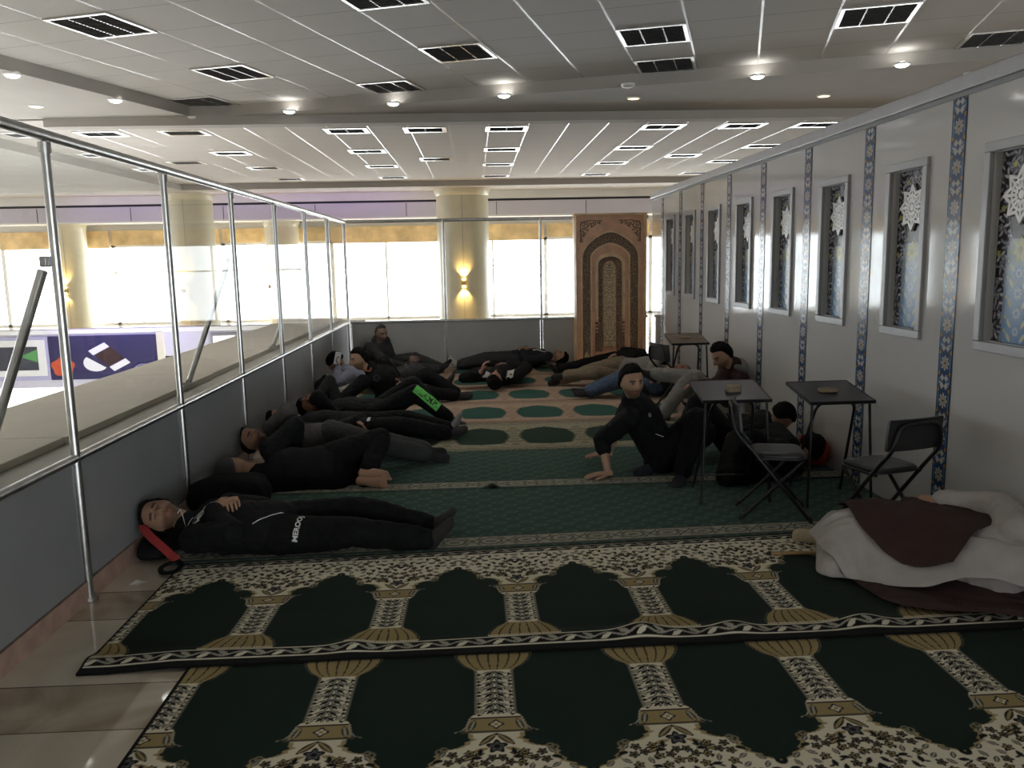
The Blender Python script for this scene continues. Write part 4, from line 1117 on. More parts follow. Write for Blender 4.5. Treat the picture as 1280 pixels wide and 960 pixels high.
def head_pt(a, b, c):
    """unit direction -> head surface point; x to the person's left, y to the face, z to the crown"""
    x, y, z = .076*a, .095*b, .116*c
    t = ss(-.05, -.95, c)
    x *= 1-.22*t
    if b < 0: y *= 1-.40*t
    else: y *= 1-.05*t
    x *= 1-.10*ss(.2, .9, b)*(1-t)
    if c > .3: x *= 1-.05*ss(.3, .9, c)
    if b > 0:
        f = b
        nose = gs(a, 0, .15+.06*ss(.05, -.2, c))*ss(.22, -.18, c)*ss(-.36, -.25, c); y += .034*nose*f
        y += .007*gs(c, .24, .09)*gs(abs(a), .33, .3)*f
        y -= .013*gs(abs(a), .40, .17)*gs(c, .06, .10)*f
        y += .005*gs(abs(a), .40, .10)*gs(c, .05, .055)*f
        y += .004*gs(abs(a), .6, .2)*gs(c, -.12, .14)*f
        y += .007*gs(a, 0, .30)*(gs(c, -.46, .05)+gs(c, -.57, .05))*f
        y -= .004*gs(a, 0, .3)*gs(c, -.515, .025)*f
        y += .012*gs(a, 0, .3)*gs(c, -.84, .14)*f
    return V((x, y, z))

def head_grid(fn, n=44, m=32):
    rings = []
    for i in range(1, m):
        t = PI*i/m; c = -math.cos(t); q = math.sin(t)
        rings.append([fn(q*math.sin(2*PI*j/n), q*math.cos(2*PI*j/n), c) for j in range(n)])
    return rings

def hairline(b, style):
    if style == 'buzz': return float(np.interp(b, [-1, -.5, -.16, -.06, .03, .10, .30, .65, 1], [-.55, -.50, -.34, -.26, .05, .32, .56, .66, .68]))
    if style == 'receding': return float(np.interp(b, [-1, -.5, -.05, .25, .6, 1], [-.4, -.3, .0, .45, .80, .9]))
    if style == 'beanie': return float(np.interp(b, [-1, 0, 1], [-.35, -.05, .28]))
    return float(np.interp(b, [-1, -.5, -.16, -.06, .03, .10, .30, .65, 1], [-.60, -.56, -.36, -.28, .02, .28, .50, .60, .63]))

def build_head(H, Mx, hair='short', thick=.016, beard=0., seed=0):
    mb = MB()
    mb.rings([[H+Mx @ p for p in r] for r in head_grid(head_pt)])
    for s in (-1, 1):
        c = H+Mx @ V((s*.072, -.008, -.004)); ax = Mx @ V((s*.010, -.004, 0)), Mx @ V((s*.004, .017, -.003)), Mx @ V((0, .006, .030))
        mb.ellip(c, ax, 12, 8)
    hb = None
    if hair:
        th = {'buzz': .0075, 'receding': .006, 'beanie': .014}.get(hair, thick)
        def fn(a, b, c):
            m = ss(-.08, .20, c-hairline(b, hair)+.04*noise.noise(V((a*9, b*9, seed)))); p = head_pt(a, b, c); d = V((a, b, c)).normalized()
            k = 1+.45*noise.noise(V((a*5+seed, b*5, c*5)))
            if hair == 'beanie': k = 1+.25*ss(.6, 1, c)
            return H+Mx @ (p+d*(th*k*m-.014*(1-m)))
        hb = MB(); hb.rings(head_grid(fn, 56, 40))
    bb = None
    if beard > 0:
        def fn2(a, b, c):
            m = ss(-.22, -.40, c)*ss(-.15, .1, b)
            if abs(a) > .55: m = max(m, ss(-.02, -.2, c)*ss(-.2, .02, b)*ss(.65, .35, b))
            m *= 1-gs(a, 0, .3)*gs(c, -.52, .06)
            p = head_pt(a, b, c); d = V((a, b, c)).normalized()
            return H+Mx @ (p+d*(beard*m-.008*(1-m)))
        bb = MB(); bb.rings(head_grid(fn2, 44, 36))
    return mb, hb, bb

def hand_mb(w, d, n, right, curl=.5, spread=1., s=1.08, thumb=.6):
    """open or curled hand: wrist, finger direction, palm normal"""
    d = V(d).normalized(); n = V(n); n = (n-d*n.dot(d)).normalized(); t = d.cross(n) if right else -d.cross(n)
    mb = MB(); w = V(w)
    secs = []
    for k, (y, rx, ry) in enumerate(((-.03, .027, .021), (0, .029, .019), (.03, .038, .016), (.06, .042, .0145), (.088, .040, .012))):
        secs.append((w+d*y*s, t*rx*s, n*ry*s))
    mb.loft(secs, 16)
    for k, (off, L, r) in enumerate(((.030, .074, .0088), (.0105, .083, .0092), (-.0095, .077, .0088), (-.0285, .060, .0078))):
        p = w+d*.082*s+t*off*s; ang = .10+curl*.25; fd = (d+t*(off*2.2*spread)).normalized(); pts = [p]; rs = [r*s]
        for j, fr in enumerate((.46, .31, .23)):
            ang += curl*(.35, .75, .55)[j]*(1+.06*k)
            q = fd*math.cos(ang)+n*math.sin(ang)
            p = p+q*L*fr*s; pts.append(p); rs.append(r*s*(.93, .86, .74)[j])
        mb.chain(pts, rs, 10)
    p = w+d*.022*s+t*.030*s+n*.004*s; td = (d*.62+t*.72*thumb/.6+n*.25*curl).normalized()
    q1 = p+td*.040*s; td2 = (td+d*.35+n*.45*curl-t*.2).normalized(); q2 = q1+td2*.030*s; q3 = q2+(td2+d*.2+n*.3*curl).normalized()*.024*s
    mb.chain([p-td*.012*s, q1, q2, q3], [.0125*s, .0105*s, .0095*s, .0078*s], 10)
    return mb

def foot_mb(kn, an, toe, bare=False, s=1., grow=0.):
    d = (V(toe)-V(an)).normalized(); sh = (V(an)-V(kn)).normalized(); so = (sh-d*sh.dot(d))
    if so.length < .1: so = V((0, 0, -1))-d*(-d.z)
    so.normalize(); sd = d.cross(so).normalized(); an = V(an)
    mb = MB(); g = grow
    secs = []
    for y, h, rx, rz in ((-.062, .038, .014, .016), (-.050, .034, .030, .034), (-.02, .026, .034, .044), (.03, .030, .034, .040), (.08, .040, .040, .029), (.13, .048, .044, .020), (.165, .051, .040, .015), (.185, .053, .024, .009)):
        if bare and y > .15: continue
        secs.append((an+d*y*s+so*h*s, sd*(rx+g)*s, so*(rz+g)*s))
    mb.loft(secs, 16)
    mb.cone(an-sh*.10, an+so*.01, .036+g, .038+g, 14)
    if bare:
        for k, (off, L, r) in enumerate(((.028, .045, .013), (.007, .042, .009), (-.010, .037, .0085), (-.025, .032, .008), (-.037, .026, .0075))):
            p = an+d*.128*s+so*.050*s+sd*off; q = p+d*L
            mb.cone(p, q, r, r*.85, 10)
    return mb

def ik(a, c, l1, l2, hint):
    a, c = V(a), V(c); d = c-a; L = d.length
    if L > (l1+l2)*.998: c = a+d*((l1+l2)*.998/L); d = c-a; L = d.length
    L = max(L, abs(l1-l2)+.03); x = (l1*l1-l2*l2+L*L)/(2*L); h = math.sqrt(max(0, l1*l1-x*x)); u = d.normalized()
    hv = V(hint); hv = hv-u*hv.dot(u); hv.normalize()
    return a+u*x+hv*h, c

HS = 1.07
SKIN_A, SKIN_B = (.38, .215, .14), (.42, .25, .165)

def person(label, pelvis, chest, head, front, face, up, wr, an, toe, elb=((0, 0, -1), (0, 0, -1)), kn=((0, 0, 1), (0, 0, 1)), hands=None, top='black_cloth', legs='black_trouser', sock='dark_sock',
           hair='short', hair_m='hair', beard=0., tone=SKIN_A, stub=.5, eyes=False, hipfront=None, curl=(.5, .5), sleeve=1., sleeves=None, bare=False, vox=.0085, seed=1, extra=None, shw=.175, mid=None, hood=None, bulk=1., lb=1.):
    """right limb first in every pair"""
    pelvis, chest, head = V(pelvis), V(chest), V(head)
    u = (chest-pelvis); TL = u.length; u.normalize()
    f = V(front); f = (f-u*f.dot(u)).normalized(); left = u.cross(f)
    hf = V(hipfront) if hipfront else f; hf = (hf-u*hf.dot(u)).normalized(); hl = u.cross(hf)
    sh = [chest-left*shw, chest+left*shw]; hip = [pelvis-hl*.09, pelvis+hl*.09]
    el, wrs, kne, ank = [], [], [], []
    for i in (0, 1):
        e, w = ik(sh[i], wr[i], .29, .25, elb[i]); el.append(e); wrs.append(w)
        k, a = ik(hip[i], an[i], .42, .41, kn[i]); kne.append(k); ank.append(a)
    nb = chest+u*.05
    fy = V(face).normalized(); fz = V(up); fz = (fz-fy*fz.dot(fy)).normalized(); 
    # person's left is +x of the head frame: left = up x face
    lx = fz.cross(fy); Mx = Matrix((lx, fy, fz)).transposed()*HS
    mids = V(mid) if mid else (pelvis+chest)/2
    def spine(t):
        return pelvis*(1-t)**2+mids*2*t*(1-t)*1.0+chest*t*t if mid else pelvis.lerp(chest, t)
    def torso(m_, secs, g):
        m_.loft([(spine(t) if 0 <= t <= 1 else (pelvis+u*(t*TL) if t < 0 else chest+u*((t-1)*TL)), (hl.lerp(left, min(1, max(0, t)))).normalized()*(rx+g)*bulk, (hf.lerp(f, min(1, max(0, t)))).normalized()*(ry+g)*bulk) for t, rx, ry in secs], 22)
    body = MB()
    torso(body, ((-.16, .09, .07), (-.05, .145, .10), (.10, .15, .105), (.38, .135, .10), (.70, .155, .112), (.92, .15, .09), (1.04, .10, .07), (1.12, .06, .055)), 0)
    body.cone(nb-u*.04, head-fz*.07-fy*.012, .062, .054, 16)
    for i in (0, 1):
        body.chain([sh[i], el[i], wrs[i]], [.052, .040, .0275])
        body.chain([hip[i], kne[i], ank[i]], [.078, .052, .036])
    hm, hb, bb = build_head(head, Mx, hair, beard=beard, seed=seed)
    meshes = []
    bm_ = remesh(body, .011, 3)
    feet = MB()
    for i in (0, 1):
        fm = foot_mb(kne[i], ank[i], toe[i], bare); feet.add(fm.v, fm.f)
    hm_ = remesh(hm, .0042, 2, .4)
    ft_ = remesh(feet, .0045 if bare else .007, 2)
    parts = [bm_, hm_, ft_]
    for i in (0, 1):
        dflt = ((wrs[i]-el[i]).normalized(), -f)
        hd = (hands[i] if hands and hands[i] else dflt)
        parts.append(remesh(hand_mb(wrs[i]+(wrs[i]-el[i]).normalized()*.012, hd[0], hd[1], i == 0, curl[i]), .0034, 2, .4))
    me = join_me('person', parts)
    a = clampf(arr(me), FZ+.004)
    # skin colours: warm tone, darker brows, lids, lips and stubble where the face has them
    col = np.empty((len(a), 3)); col[:] = tone
    nh0 = len(bm_.vertices); nh1 = nh0+len(hm_.vertices)
    inv = np.array(Mx.transposed())/HS**2; q = (a[nh0:nh1]-np.array(head)) @ inv.T
    A_, B_, C_ = q[:, 0]/.076, q[:, 1]/.095, q[:, 2]/.116
    fr = sstep(.2, .5, B_)
    hc = np.array(col[nh0:nh1]); tn = np.array(tone)
    def mixc(m, c): hc[:] = hc*(1-m[:, None])+np.array(c)*m[:, None]
    st = sstep(-.22, -.40, C_)*sstep(-.1, .15, B_)
    mixc(st*stub, tn*.28)
    mixc(sstep(.36, .26, np.abs(A_))*sstep(.09, .06, np.abs(C_+.515))*fr*.8, tn*np.array((.85, .55, .55)))
    mixc(sstep(.66, .58, np.abs(A_))*sstep(.12, .17, np.abs(A_))*sstep(.065, .04, np.abs(C_-.215+.12*(np.abs(A_)-.35)**2))*fr*.9, (.018, .012, .009))
    ex = np.abs(A_)-.38
    if eyes:
        eye = (ex/.15)**2+((C_-.06)/.048)**2
        mixc(sstep(1.5, 1.1, eye)*fr, tn*.25); mixc(sstep(1.05, .8, eye)*fr, (.42, .40, .38)); mixc(sstep(.075, .055, np.abs(ex+.0))*sstep(1.05, .8, eye)*fr, (.02, .012, .01))
    else:
        mixc(sstep(.17, .14, np.abs(ex))*sstep(.030, .016, np.abs(C_-.03+.25*ex**2))*fr*.85, tn*.12)
    mixc(sstep(.20, .10, np.abs(ex))*sstep(.16, .05, np.abs(C_-.07))*fr*.25, tn*.5)
    col[nh0:nh1] = hc
    put(me, a)
    at = me.color_attributes.new('Col', 'FLOAT_COLOR', 'POINT'); at.data.foreach_set('color', np.concatenate([col, np.ones((len(col), 1))], 1).astype(np.float32).ravel())
    root = mobj('person', me, M['skin'])
    tag(root, label, 'person')
    res = {'root': root, 'head': head, 'Mx': Mx, 'sh': sh, 'el': el, 'wr': wrs, 'hip': hip, 'kn': kne, 'an': ank, 'u': u, 'f': f, 'left': left, 'chest': chest, 'pelvis': pelvis}
    def child(name, mb, m, v, sm=4, wr_=.006, zz=FZ, sd=0, k=1.):
        x = remesh(mb, v, sm)
        if wr_: wrinkle(x, wr_, seed*3.1+sd, k)
        put(x, clampf(arr(x), zz))
        return mobj(name, x, M[m], root, True)
    # trousers
    t = MB(); torso(t, ((-.17, .11, .09), (-.06, .165, .12), (.08, .168, .122), (.17, .155, .115)), .006)
    for i in (0, 1):
        t.chain([hip[i], kne[i], ank[i].lerp(kne[i], .08)], [.112*lb, .084*lb, .066]); 
        t.cone(ank[i].lerp(kne[i], .16), ank[i].lerp(kne[i], .03), .069, .064)
    res['trousers'] = child('trousers', t, legs, vox, 4, .009, FZ+.001, 1)
    # jacket with sleeves and a stand-up collar
    j = MB(); torso(j, ((-.04, .165, .125), (.10, .17, .128), (.40, .158, .124), (.70, .175, .132), (.92, .168, .108), (1.03, .12, .085), (1.09, .075, .072)), .008)
    for i in (0, 1):
        j.chain([sh[i], el[i]], [.080, .066]); e_ = sleeves[i] if sleeves else sleeve
        if e_ > 0: j.cone(el[i], el[i].lerp(wrs[i], e_), .064, .051 if e_ > .8 else .058)
        if e_ > .8: j.cone(el[i].lerp(wrs[i], e_-.10), el[i].lerp(wrs[i], e_), .050, .044)
    j.cone(nb-u*.02, nb+(head-nb)*.16, .080, .073, 18)
    res['jacket'] = child('jacket', j, top, vox, 4, .009, FZ+.002, 2)
    if hood:
        h = MB(); c = nb-f*.06; h.ellip(c, [left*.12, f*.05, u*.07]); h.cone(c-left*.09, nb+f*.03-left*.06+u*.02, .04, .028); h.cone(c+left*.09, nb+f*.03+left*.06+u*.02, .04, .028); child('hood', h, hood, .008, 3, .006)
    if not bare:
        for i in (0, 1):
            s = foot_mb(kne[i], ank[i], toe[i], False, 1., .005); sm_ = sock if isinstance(sock, str) else sock[i]
            child('sock', s, sm_, .0065, 3, .0015, FZ, 3+i, 2.)
    if hb:
        x = remesh(hb, .005, 1); 
        if hair != 'beanie': wrinkle(x, .0022, seed, 4.)
        put(x, clampf(arr(x), FZ)); mobj('knit_hat' if hair == 'beanie' else 'hair', x, M['beanie' if hair == 'beanie' else hair_m], root, True)
    if bb:
        x = remesh(bb, .005, 1); put(x, clampf(arr(x), FZ)); mobj('beard', x, M[hair_m], root, True)
    return res

def bvh_of(o):
    me = o.data; return BVHTree.FromPolygons([v.co.copy() for v in me.vertices], [tuple(p.vertices) for p in me.polygons])

def decal(name, target, pts_faces, m, frm, xd, yd, off=.0025, src=None):
    """lay a flat drawing (u,v points) on to a garment: cast each point along the inward direction"""
    xd, yd = V(xd).normalized(), V(yd).normalized(); n = xd.cross(yd).normalized(); b = bvh_of(target); frm = V(frm)
    vs, fs = pts_faces; out = []
    for (x, y) in vs:
        p = frm+xd*x+yd*y+n*.4; hit = b.ray_cast(p, -n, .8)
        out.append((hit[0]+n*off) if hit[0] is not None else (frm+xd*x+yd*y))
    me = bpy.data.meshes.new(name); me.from_pydata([tuple(o) for o in out], [], fs); me.update()
    return mobj(name, me, M[m], target)

def text_pf(txt, size, bold=.0):
    c = bpy.data.curves.new('t', 'FONT'); c.body = txt; c.size = size; c.align_x = 'CENTER'; c.align_y = 'CENTER'; c.resolution_u = 3; c.offset = bold
    o = bpy.data.objects.new('t', c); COL.objects.link(o); dg = bpy.context.evaluated_depsgraph_get()
    me = bpy.data.meshes.new_from_object(o.evaluated_get(dg)); bpy.data.objects.remove(o)
    return [(v.co.x, v.co.y) for v in me.vertices], [tuple(p.vertices) for p in me.polygons]

def stroke_pf(pts, w):
    P = smooth_pts([(x, y, 0) for x, y in pts], 6); vs = []; fs = []
    for i, p in enumerate(P):
        d = (P[min(i+1, len(P)-1)]-P[max(i-1, 0)]).normalized(); n = V((-d.y, d.x, 0))*w/2
        vs += [(p.x+n.x, p.y+n.y), (p.x-n.x, p.y-n.y)]
        if i: fs.append((2*i-2, 2*i-1, 2*i+1, 2*i))
    return vs, fs

def patch_pf(pts, n=8):
    """fine grid inside a quad given by 4 corners"""
    a, b, c, d = [V((*p, 0)) for p in pts]; vs = []; fs = []
    for i in range(n+1):
        for j in range(n+1):
            s, t = i/n, j/n; p = a*(1-s)*(1-t)+b*s*(1-t)+c*s*t+d*(1-s)*t; vs.append((p.x, p.y))
    for i in range(n):
        for j in range(n): k = i*(n+1)+j; fs.append((k, k+n+1, k+n+2, k+1))
    return vs, fs

# A: man on his back at the front, hands folded on his belly
A = person('man in black tracksuit lying on his back nearest the camera, hands folded on belly', (-1.12, 4.54, .125), (-1.56, 4.53, .155), (-1.79, 4.53, .225), (0, -.12, 1), (.12, -.85, .50), (-1, -.05, .15),
    wr=((-1.46, 4.42, .27), (-1.42, 4.575, .275)), an=((-.305, 4.44, .065), (-.31, 4.66, .075)), toe=((-.225, 4.39, .18), (-.20, 4.62, .20)),
    elb=((.2, -1, -.8), (.2, 1, -.6)), kn=((0, -.6, .5), (0, .6, .6)), hands=(((.55, .70, .45), (.2, .3, -1)), ((.45, -.80, .40), (.2, -.2, -1))), curl=(.75, .9), vox=.007, stub=.8, seed=2, tone=(.37, .215, .14), bulk=1.05)
# white lettering and piping
decal('lettering', A['jacket'], text_pf('MEROOJ', .046, .0012), 'white_print', (-1.53, 4.49, .3), (.25, .93, 0), (-.93, .25, 0))
decal('lettering', A['trousers'], text_pf('MEROOJ', .040, .0012), 'white_print', (-1.0, 4.38, .165), (.16, .60, .78), (-.985, .05, .16))
decal('piping', A['jacket'], stroke_pf([(-.11, .0), (-.04, .012), (.02, -.01), (.11, -.035)], .005), 'white_print', (-1.57, 4.46, .3), (.3, .95, 0), (-.95, .3, 0))
decal('piping', A['jacket'], stroke_pf([(-.05, .0), (0, .010), (.05, -.008)], .005), 'white_print', (-1.615, 4.40, .3), (.3, .9, .3), (-.95, .3, .1))
decal('piping', A['jacket'], stroke_pf([(-.09, -.02), (0, .004), (.08, .010)], .006), 'white_print', (-1.16, 4.38, .3), (1, .3, .1), (-.3, 1, .6))

# B: hatted man on his side, back to the camera, bare feet
B = person('man in black lying on his side, back turned, grey knit hat and bare feet', (-1.06, 5.86, .125), (-1.50, 5.82, .115), (-1.77, 5.85, .150), (-.05, .85, -.5), (-.1, 1, .1), (-1, -.05, .0),
    wr=((-1.40, 6.15, .16), (-1.55, 6.16, .06)), an=((-.80, 5.80, .125), (-.82, 5.79, .055)), toe=((-.58, 5.755, .115), (-.59, 5.745, .045)), elb=((.3, .2, 1), (0, .2, -1)), kn=((.7, 1, .3), (.7, 1, 0)),
    hair='beanie', bare=True, seed=5, tone=SKIN_B, stub=.3)
# C: warm grey fleece, forearm bare, dark socks
C = person('man in warm grey fleece and dark trousers curled up behind the hatted man', (-1.19, 6.56, .175), (-1.62, 6.52, .175), (-1.82, 6.53, .215), (.05, .85, .5), (.35, -.5, .75), (-1, 0, .3),
    wr=((-1.44, 6.42, .30), (-1.3, 6.76, .15)), an=((-.43, 6.40, .085), (-.44, 6.50, .10)), toe=((-.27, 6.36, .05), (-.27, 6.47, .12)), elb=((-.4, -.6, .8), (0, 1, -.2)), kn=((0, -.9, .25), (0, .9, .2)),
    top='fleece_grey', legs='charcoal_cloth', sleeves=(.25, 1.), seed=8, stub=.6)
# D: long black figure, hand on belly, grey sock toes up
D = person('man in black lying on his back, hand on belly, grey-white sock toes pointing up', (-1.08, 7.32, .135), (-1.53, 7.30, .17), (-1.775, 7.30, .215), (0, -.1, 1), (.25, .35, .9), (-1, 0, .2),
    wr=((-1.10, 7.16, .225), (-1.3, 7.5, .10)), an=((-.29, 7.28, .065), (-.27, 7.42, .08)), toe=((-.16, 7.22, .13), (-.20, 7.38, .30)), elb=((0, -1, -.2), (0, 1, -.3)), kn=((0, -.7, .5), (0, .5, .6)),
    hands=(((.86, -.35, -.38), (-.2, -.1, -1)), None), curl=(.35, .5), sock=('dark_sock', 'grey_sock'), seed=11)
decal('logo', D['trousers'], patch_pf([(-.016, -.03), (.016, -.03), (.012, .03), (-.010, .03)], 3), 'white_print', (-.97, 7.21, .22), (1, 0, 0), (0, .5, .85))
# E: knees up, neon green shin panel
Ee = person('man lying with hands on his face, knee raised showing a neon green trouser panel', (-.99, 8.05, .135), (-1.42, 8.02, .17), (-1.64, 8.0, .21), (0, -.1, 1), (.2, -.3, .9), (-1, 0, .25),
    wr=((-1.58, 7.90, .30), (-1.56, 8.14, .31)), an=((-.30, 7.97, .075), (-.38, 8.22, .075)), toe=((-.11, 7.95, .05), (-.19, 8.25, .05)), elb=((.2, -1, .5), (.2, 1, .5)), kn=((0, 0, 1), (0, .2, 1)),
    hands=(((-.35, .6, .1), (-.2, .1, -1)), ((-.5, -.75, .1), (-.2, .1, -1))), seed=14, tone=(.36, .17, .11))
k_, a_ = Ee['kn'][0], Ee['an'][0]; sd_ = (a_-k_).normalized()
cn = k_.lerp(a_, .34); yd_ = V((0, -1, 0)).cross(sd_)*-1
decal('green_panel', Ee['trousers'], patch_pf([(-.17, -.04), (.13, -.05), (.13, .055), (-.17, .055)], 12), 'neon', cn, sd_, (V((0, -.75, .66)) - sd_*V((0, -.75, .66)).dot(sd_)).cross(sd_), .004)
decal('lettering', Ee['trousers'], text_pf('LAMPI', .085, .002), 'black_print', cn, sd_, (V((0, -.75, .66)) - sd_*V((0, -.75, .66)).dot(sd_)).cross(sd_), .006)
# F: propped on his elbow looking down at the phone
Fp = person('man in black jacket with orange collar propped up on one elbow, looking down', (-1.00, 9.27, .13), (-1.17, 9.22, .46-.08), (-1.305, 9.17, .535), (.45, -.75, .25), (-.88, -.50, -.22), (-.25, .1, 1),
    wr=((-1.25, 9.0, .06), (-.86, 9.13, .25)), an=((-.26, 9.33, .075), (-.26, 9.45, .09)), toe=((-.09, 9.28, .09), (-.09, 9.42, .10)), elb=((-1, -.3, -.4), (.4, .2, -.6)), kn=((0, -.7, .6), (0, .6, .6)), seed=17, tone=SKIN_B, stub=.75, mid=(-1.0, 9.26, .27))
decal('emblem', Fp['jacket'], ([(.04*math.cos(a), .04*math.sin(a)) for a in np.linspace(0, 2*PI, 14, endpoint=False)], [tuple(range(14))]), 'charcoal_cloth', (-1.12, 9.1, .33), (1, .1, 0), (0, .1, 1))
decal('collar_mark', Fp['jacket'], stroke_pf([(-.035, .02), (-.01, -.012), (.03, -.015), (.04, .02)], .014), 'orange_print', (-1.22, 9.1, .43), (1, .1, 0), (0, .2, 1), .004)
# G: behind, lilac shirt, phone held up
G = person('man in lilac grey shirt lying by the glass holding up a phone', (-1.18, 10.12, .13), (-1.56, 10.10, .26), (-1.745, 10.13, .40), (.25, -.1, .95), (.7, -.15, -.35), (-.6, 0, .8),
    wr=((-1.66, 9.86, .36), (-1.12, 10.05, .26)), an=((-.42, 10.1, .075), (-.42, 10.25, .075)), toe=((-.34, 10.06, .24), (-.34, 10.27, .24)), elb=((-.2, -1, -.6), (.2, 1, 0)), kn=((0, 0, 1), (0, 0, 1)),
    hands=(((-.35, -.1, .95), (.8, .3, .2)), ((.85, -.2, -.2), (0, 0, -1))), top='lilac_cloth', legs='charcoal_cloth', seed=20, curl=(.8, .4), sleeves=(.9, .9))
mb = MB(); mb.box((-1.665, 9.84, .475), (.075, .009, .15), Matrix.Rotation(.5, 3, 'Z') @ Matrix.Rotation(.25, 3, 'Y')); ph = mb.build('phone', M['phone_white'], None, bevel=.004)
mb = MB(); mb.box((-1.663, 9.845, .475), (.066, .004, .135), Matrix.Rotation(.5, 3, 'Z') @ Matrix.Rotation(.25, 3, 'Y')); mb.build('phone_screen', M['banner_grey'], ph)
tag(ph, 'pale phone held up by the man in the lilac shirt', 'phone')
# H: far corner, sitting
Hh = person('man in black sitting in the far left corner, legs stretched out', (-1.36, 11.78, .13), (-1.42, 11.76, .47-.03), (-1.345, 11.67, .605), (.8, -.55, .2), (.55, -.8, -.2), (-.05, 0, 1),
    wr=((-1.08, 11.55, .14), (-1.0, 11.75, .22)), an=((-.53, 11.66, .075), (-.54, 11.84, .085)), toe=((-.42, 11.60, .2), (-.43, 11.88, .2)), elb=((-.3, -.9, -.4), (0, 0, -1)), kn=((0, -.6, .5), (0, .6, .5)), hair='buzz', hair_m='hair_grey', seed=23, tone=(.26, .17, .13), stub=.4, legs='charcoal_cloth', top='charcoal_cloth')
# I: lying along the far partition
I = person('man in dark clothes and white socks lying along the far partition', (.53, 12.10, .135), (.97, 12.10, .165), (1.21, 12.10, .145), (0, -.1, 1), (-.15, -.1, 1), (1, 0, -.05),
    wr=((.72, 12.2, .27), (.66, 11.98, .26)), an=((-.28, 12.17, .075), (-.27, 12.06, .075)), toe=((-.36, 12.2, .20), (-.38, 12.02, .20)), elb=((0, 1, -.4), (0, -1, -.4)), kn=((0, .6, .4), (0, -.6, .4)), sock='white_sock', legs='charcoal_cloth', top='navy_cloth', seed=26)
decal('piping', I['jacket'], stroke_pf([(-.09, 0), (-.02, .015), (.06, -.005), (.10, .01)], .02), 'white_print', (.90, 12.05, .25), (1, 0, 0), (0, .6, .8))
# J: crown toward the camera
J = person('man lying with his head toward the camera, black and white jacket, one elbow raised', (.40, 10.63, .135), (.27, 10.20, .165), (.205, 9.955, .145), (0, -.05, 1), (.10, .10, 1), (-.22, -1, 0),
    wr=((.38, 10.36, .28), (.03, 10.05, .245)), an=((.62, 11.44, .075), (.45, 11.47, .075)), toe=((.68, 11.53, .20), (.42, 11.57, .20)), elb=((1, -.2, -.3), (-1, .0, -.2)), kn=((0, 0, 1), (0, 0, 1)),
    hands=(((-.9, .3, .1), (0, 0, -1)), ((.35, -.1, .9), (.9, 0, -.3))), sleeves=(.9, .75), seed=29, tone=(.38, .2, .15), shw=.19)
for s, pts in ((1, [(-.06, -.06), (.03, -.07), (.06, .07), (-.03, .05)]), (-1, [(-.05, -.06), (.02, -.06), (.06, .07), (.0, .07)])):
    decal('white_panel', J['jacket'], patch_pf(pts, 6), 'white_cloth', (.25+s*.15, 10.13, .2), (1, 0, 0), (0, .8, .6), .004)
# K: khaki trousers, pale shirt
K = person('man in khaki trousers and dark socks lying on his side beside the mihrab', (1.80, 10.24, .175), (2.24, 10.12, .19), (2.49, 9.98, .20), (-.1, -1, .3), (-.2, -.9, .35), (.9, -.3, .05),
    wr=((2.00, 9.80, .08), (2.15, 9.72, .06)), an=((1.06, 10.26, .085), (1.10, 10.20, .15)), toe=((.90, 10.18, .05), (.93, 10.12, .11)), elb=((-.2, -1, 0), (-.2, -1, -.3)), kn=((-.2, -1, .3), (-.2, -1, .4)), top='grey_cloth', legs='khaki_cloth', hair='receding', hair_m='hair_grey', seed=32, tone=(.40, .20, .14))
# L: black clothes behind K
Ll = person('man in black lying behind the khaki trousers with his hand on his hip', (1.92, 11.3, .165), (2.30, 11.28, .19), (2.50, 11.28, .17), (0, -.3, 1), (-.1, -.5, .8), (1, 0, .1),
    wr=((2.06, 11.4, .22), (1.93, 11.12, .29)), an=((1.12, 11.22, .075), (1.11, 11.38, .075)), toe=((1.02, 11.18, .2), (1.01, 11.42, .2)), elb=((0, 1, .2), (.3, -1, .2)), kn=((0, -.6, .5), (0, .6, .5)), seed=35, hands=(None, ((-.9, -.1, -.15), (0, 0, -1))))
# T: blue jeans
T = person('man in blue jeans and black socks lying behind the crouching man', (2.02, 9.30, .165), (2.38, 9.27, .19), (2.50, 9.25, .17), (0, -.2, 1), (-.3, -.3, .8), (.8, -.5, .1),
    wr=((2.1, 9.12, .24), (2.15, 9.40, .22)), an=((1.27, 9.24, .085), (1.26, 9.36, .085)), toe=((1.10, 9.18, .12), (1.10, 9.38, .15)), elb=((-.3, -1, 0), (.2, 1, 0)), kn=((0, -.6, .5), (0, .6, .5)), legs='denim', top='charcoal_cloth', seed=38)
# O: seated against the white wall, grey trousers, crossed leg
O = person('young man in maroon hooded jacket and grey trousers sitting against the white wall, head bowed', (2.40, 7.94, .13), (2.47, 7.80, .50), (2.33, 7.74, .655), (-.95, -.15, .15), (-.80, -.35, -.55), (-.45, -.05, .9),
    wr=((2.14, 7.62, .34), (2.16, 7.86, .36)), an=((1.80, 7.86, .075), (1.74, 8.03, .45)), toe=((1.62, 7.80, .045), (1.58, 8.08, .55)), elb=((.2, -.8, -.3), (.2, .8, -.3)), kn=((-.2, 0, 1), (-.2, .2, 1)), top='maroon_cloth', legs='grey_cloth', hood='grey_cloth', sock='dark_sock', seed=41, tone=SKIN_B)
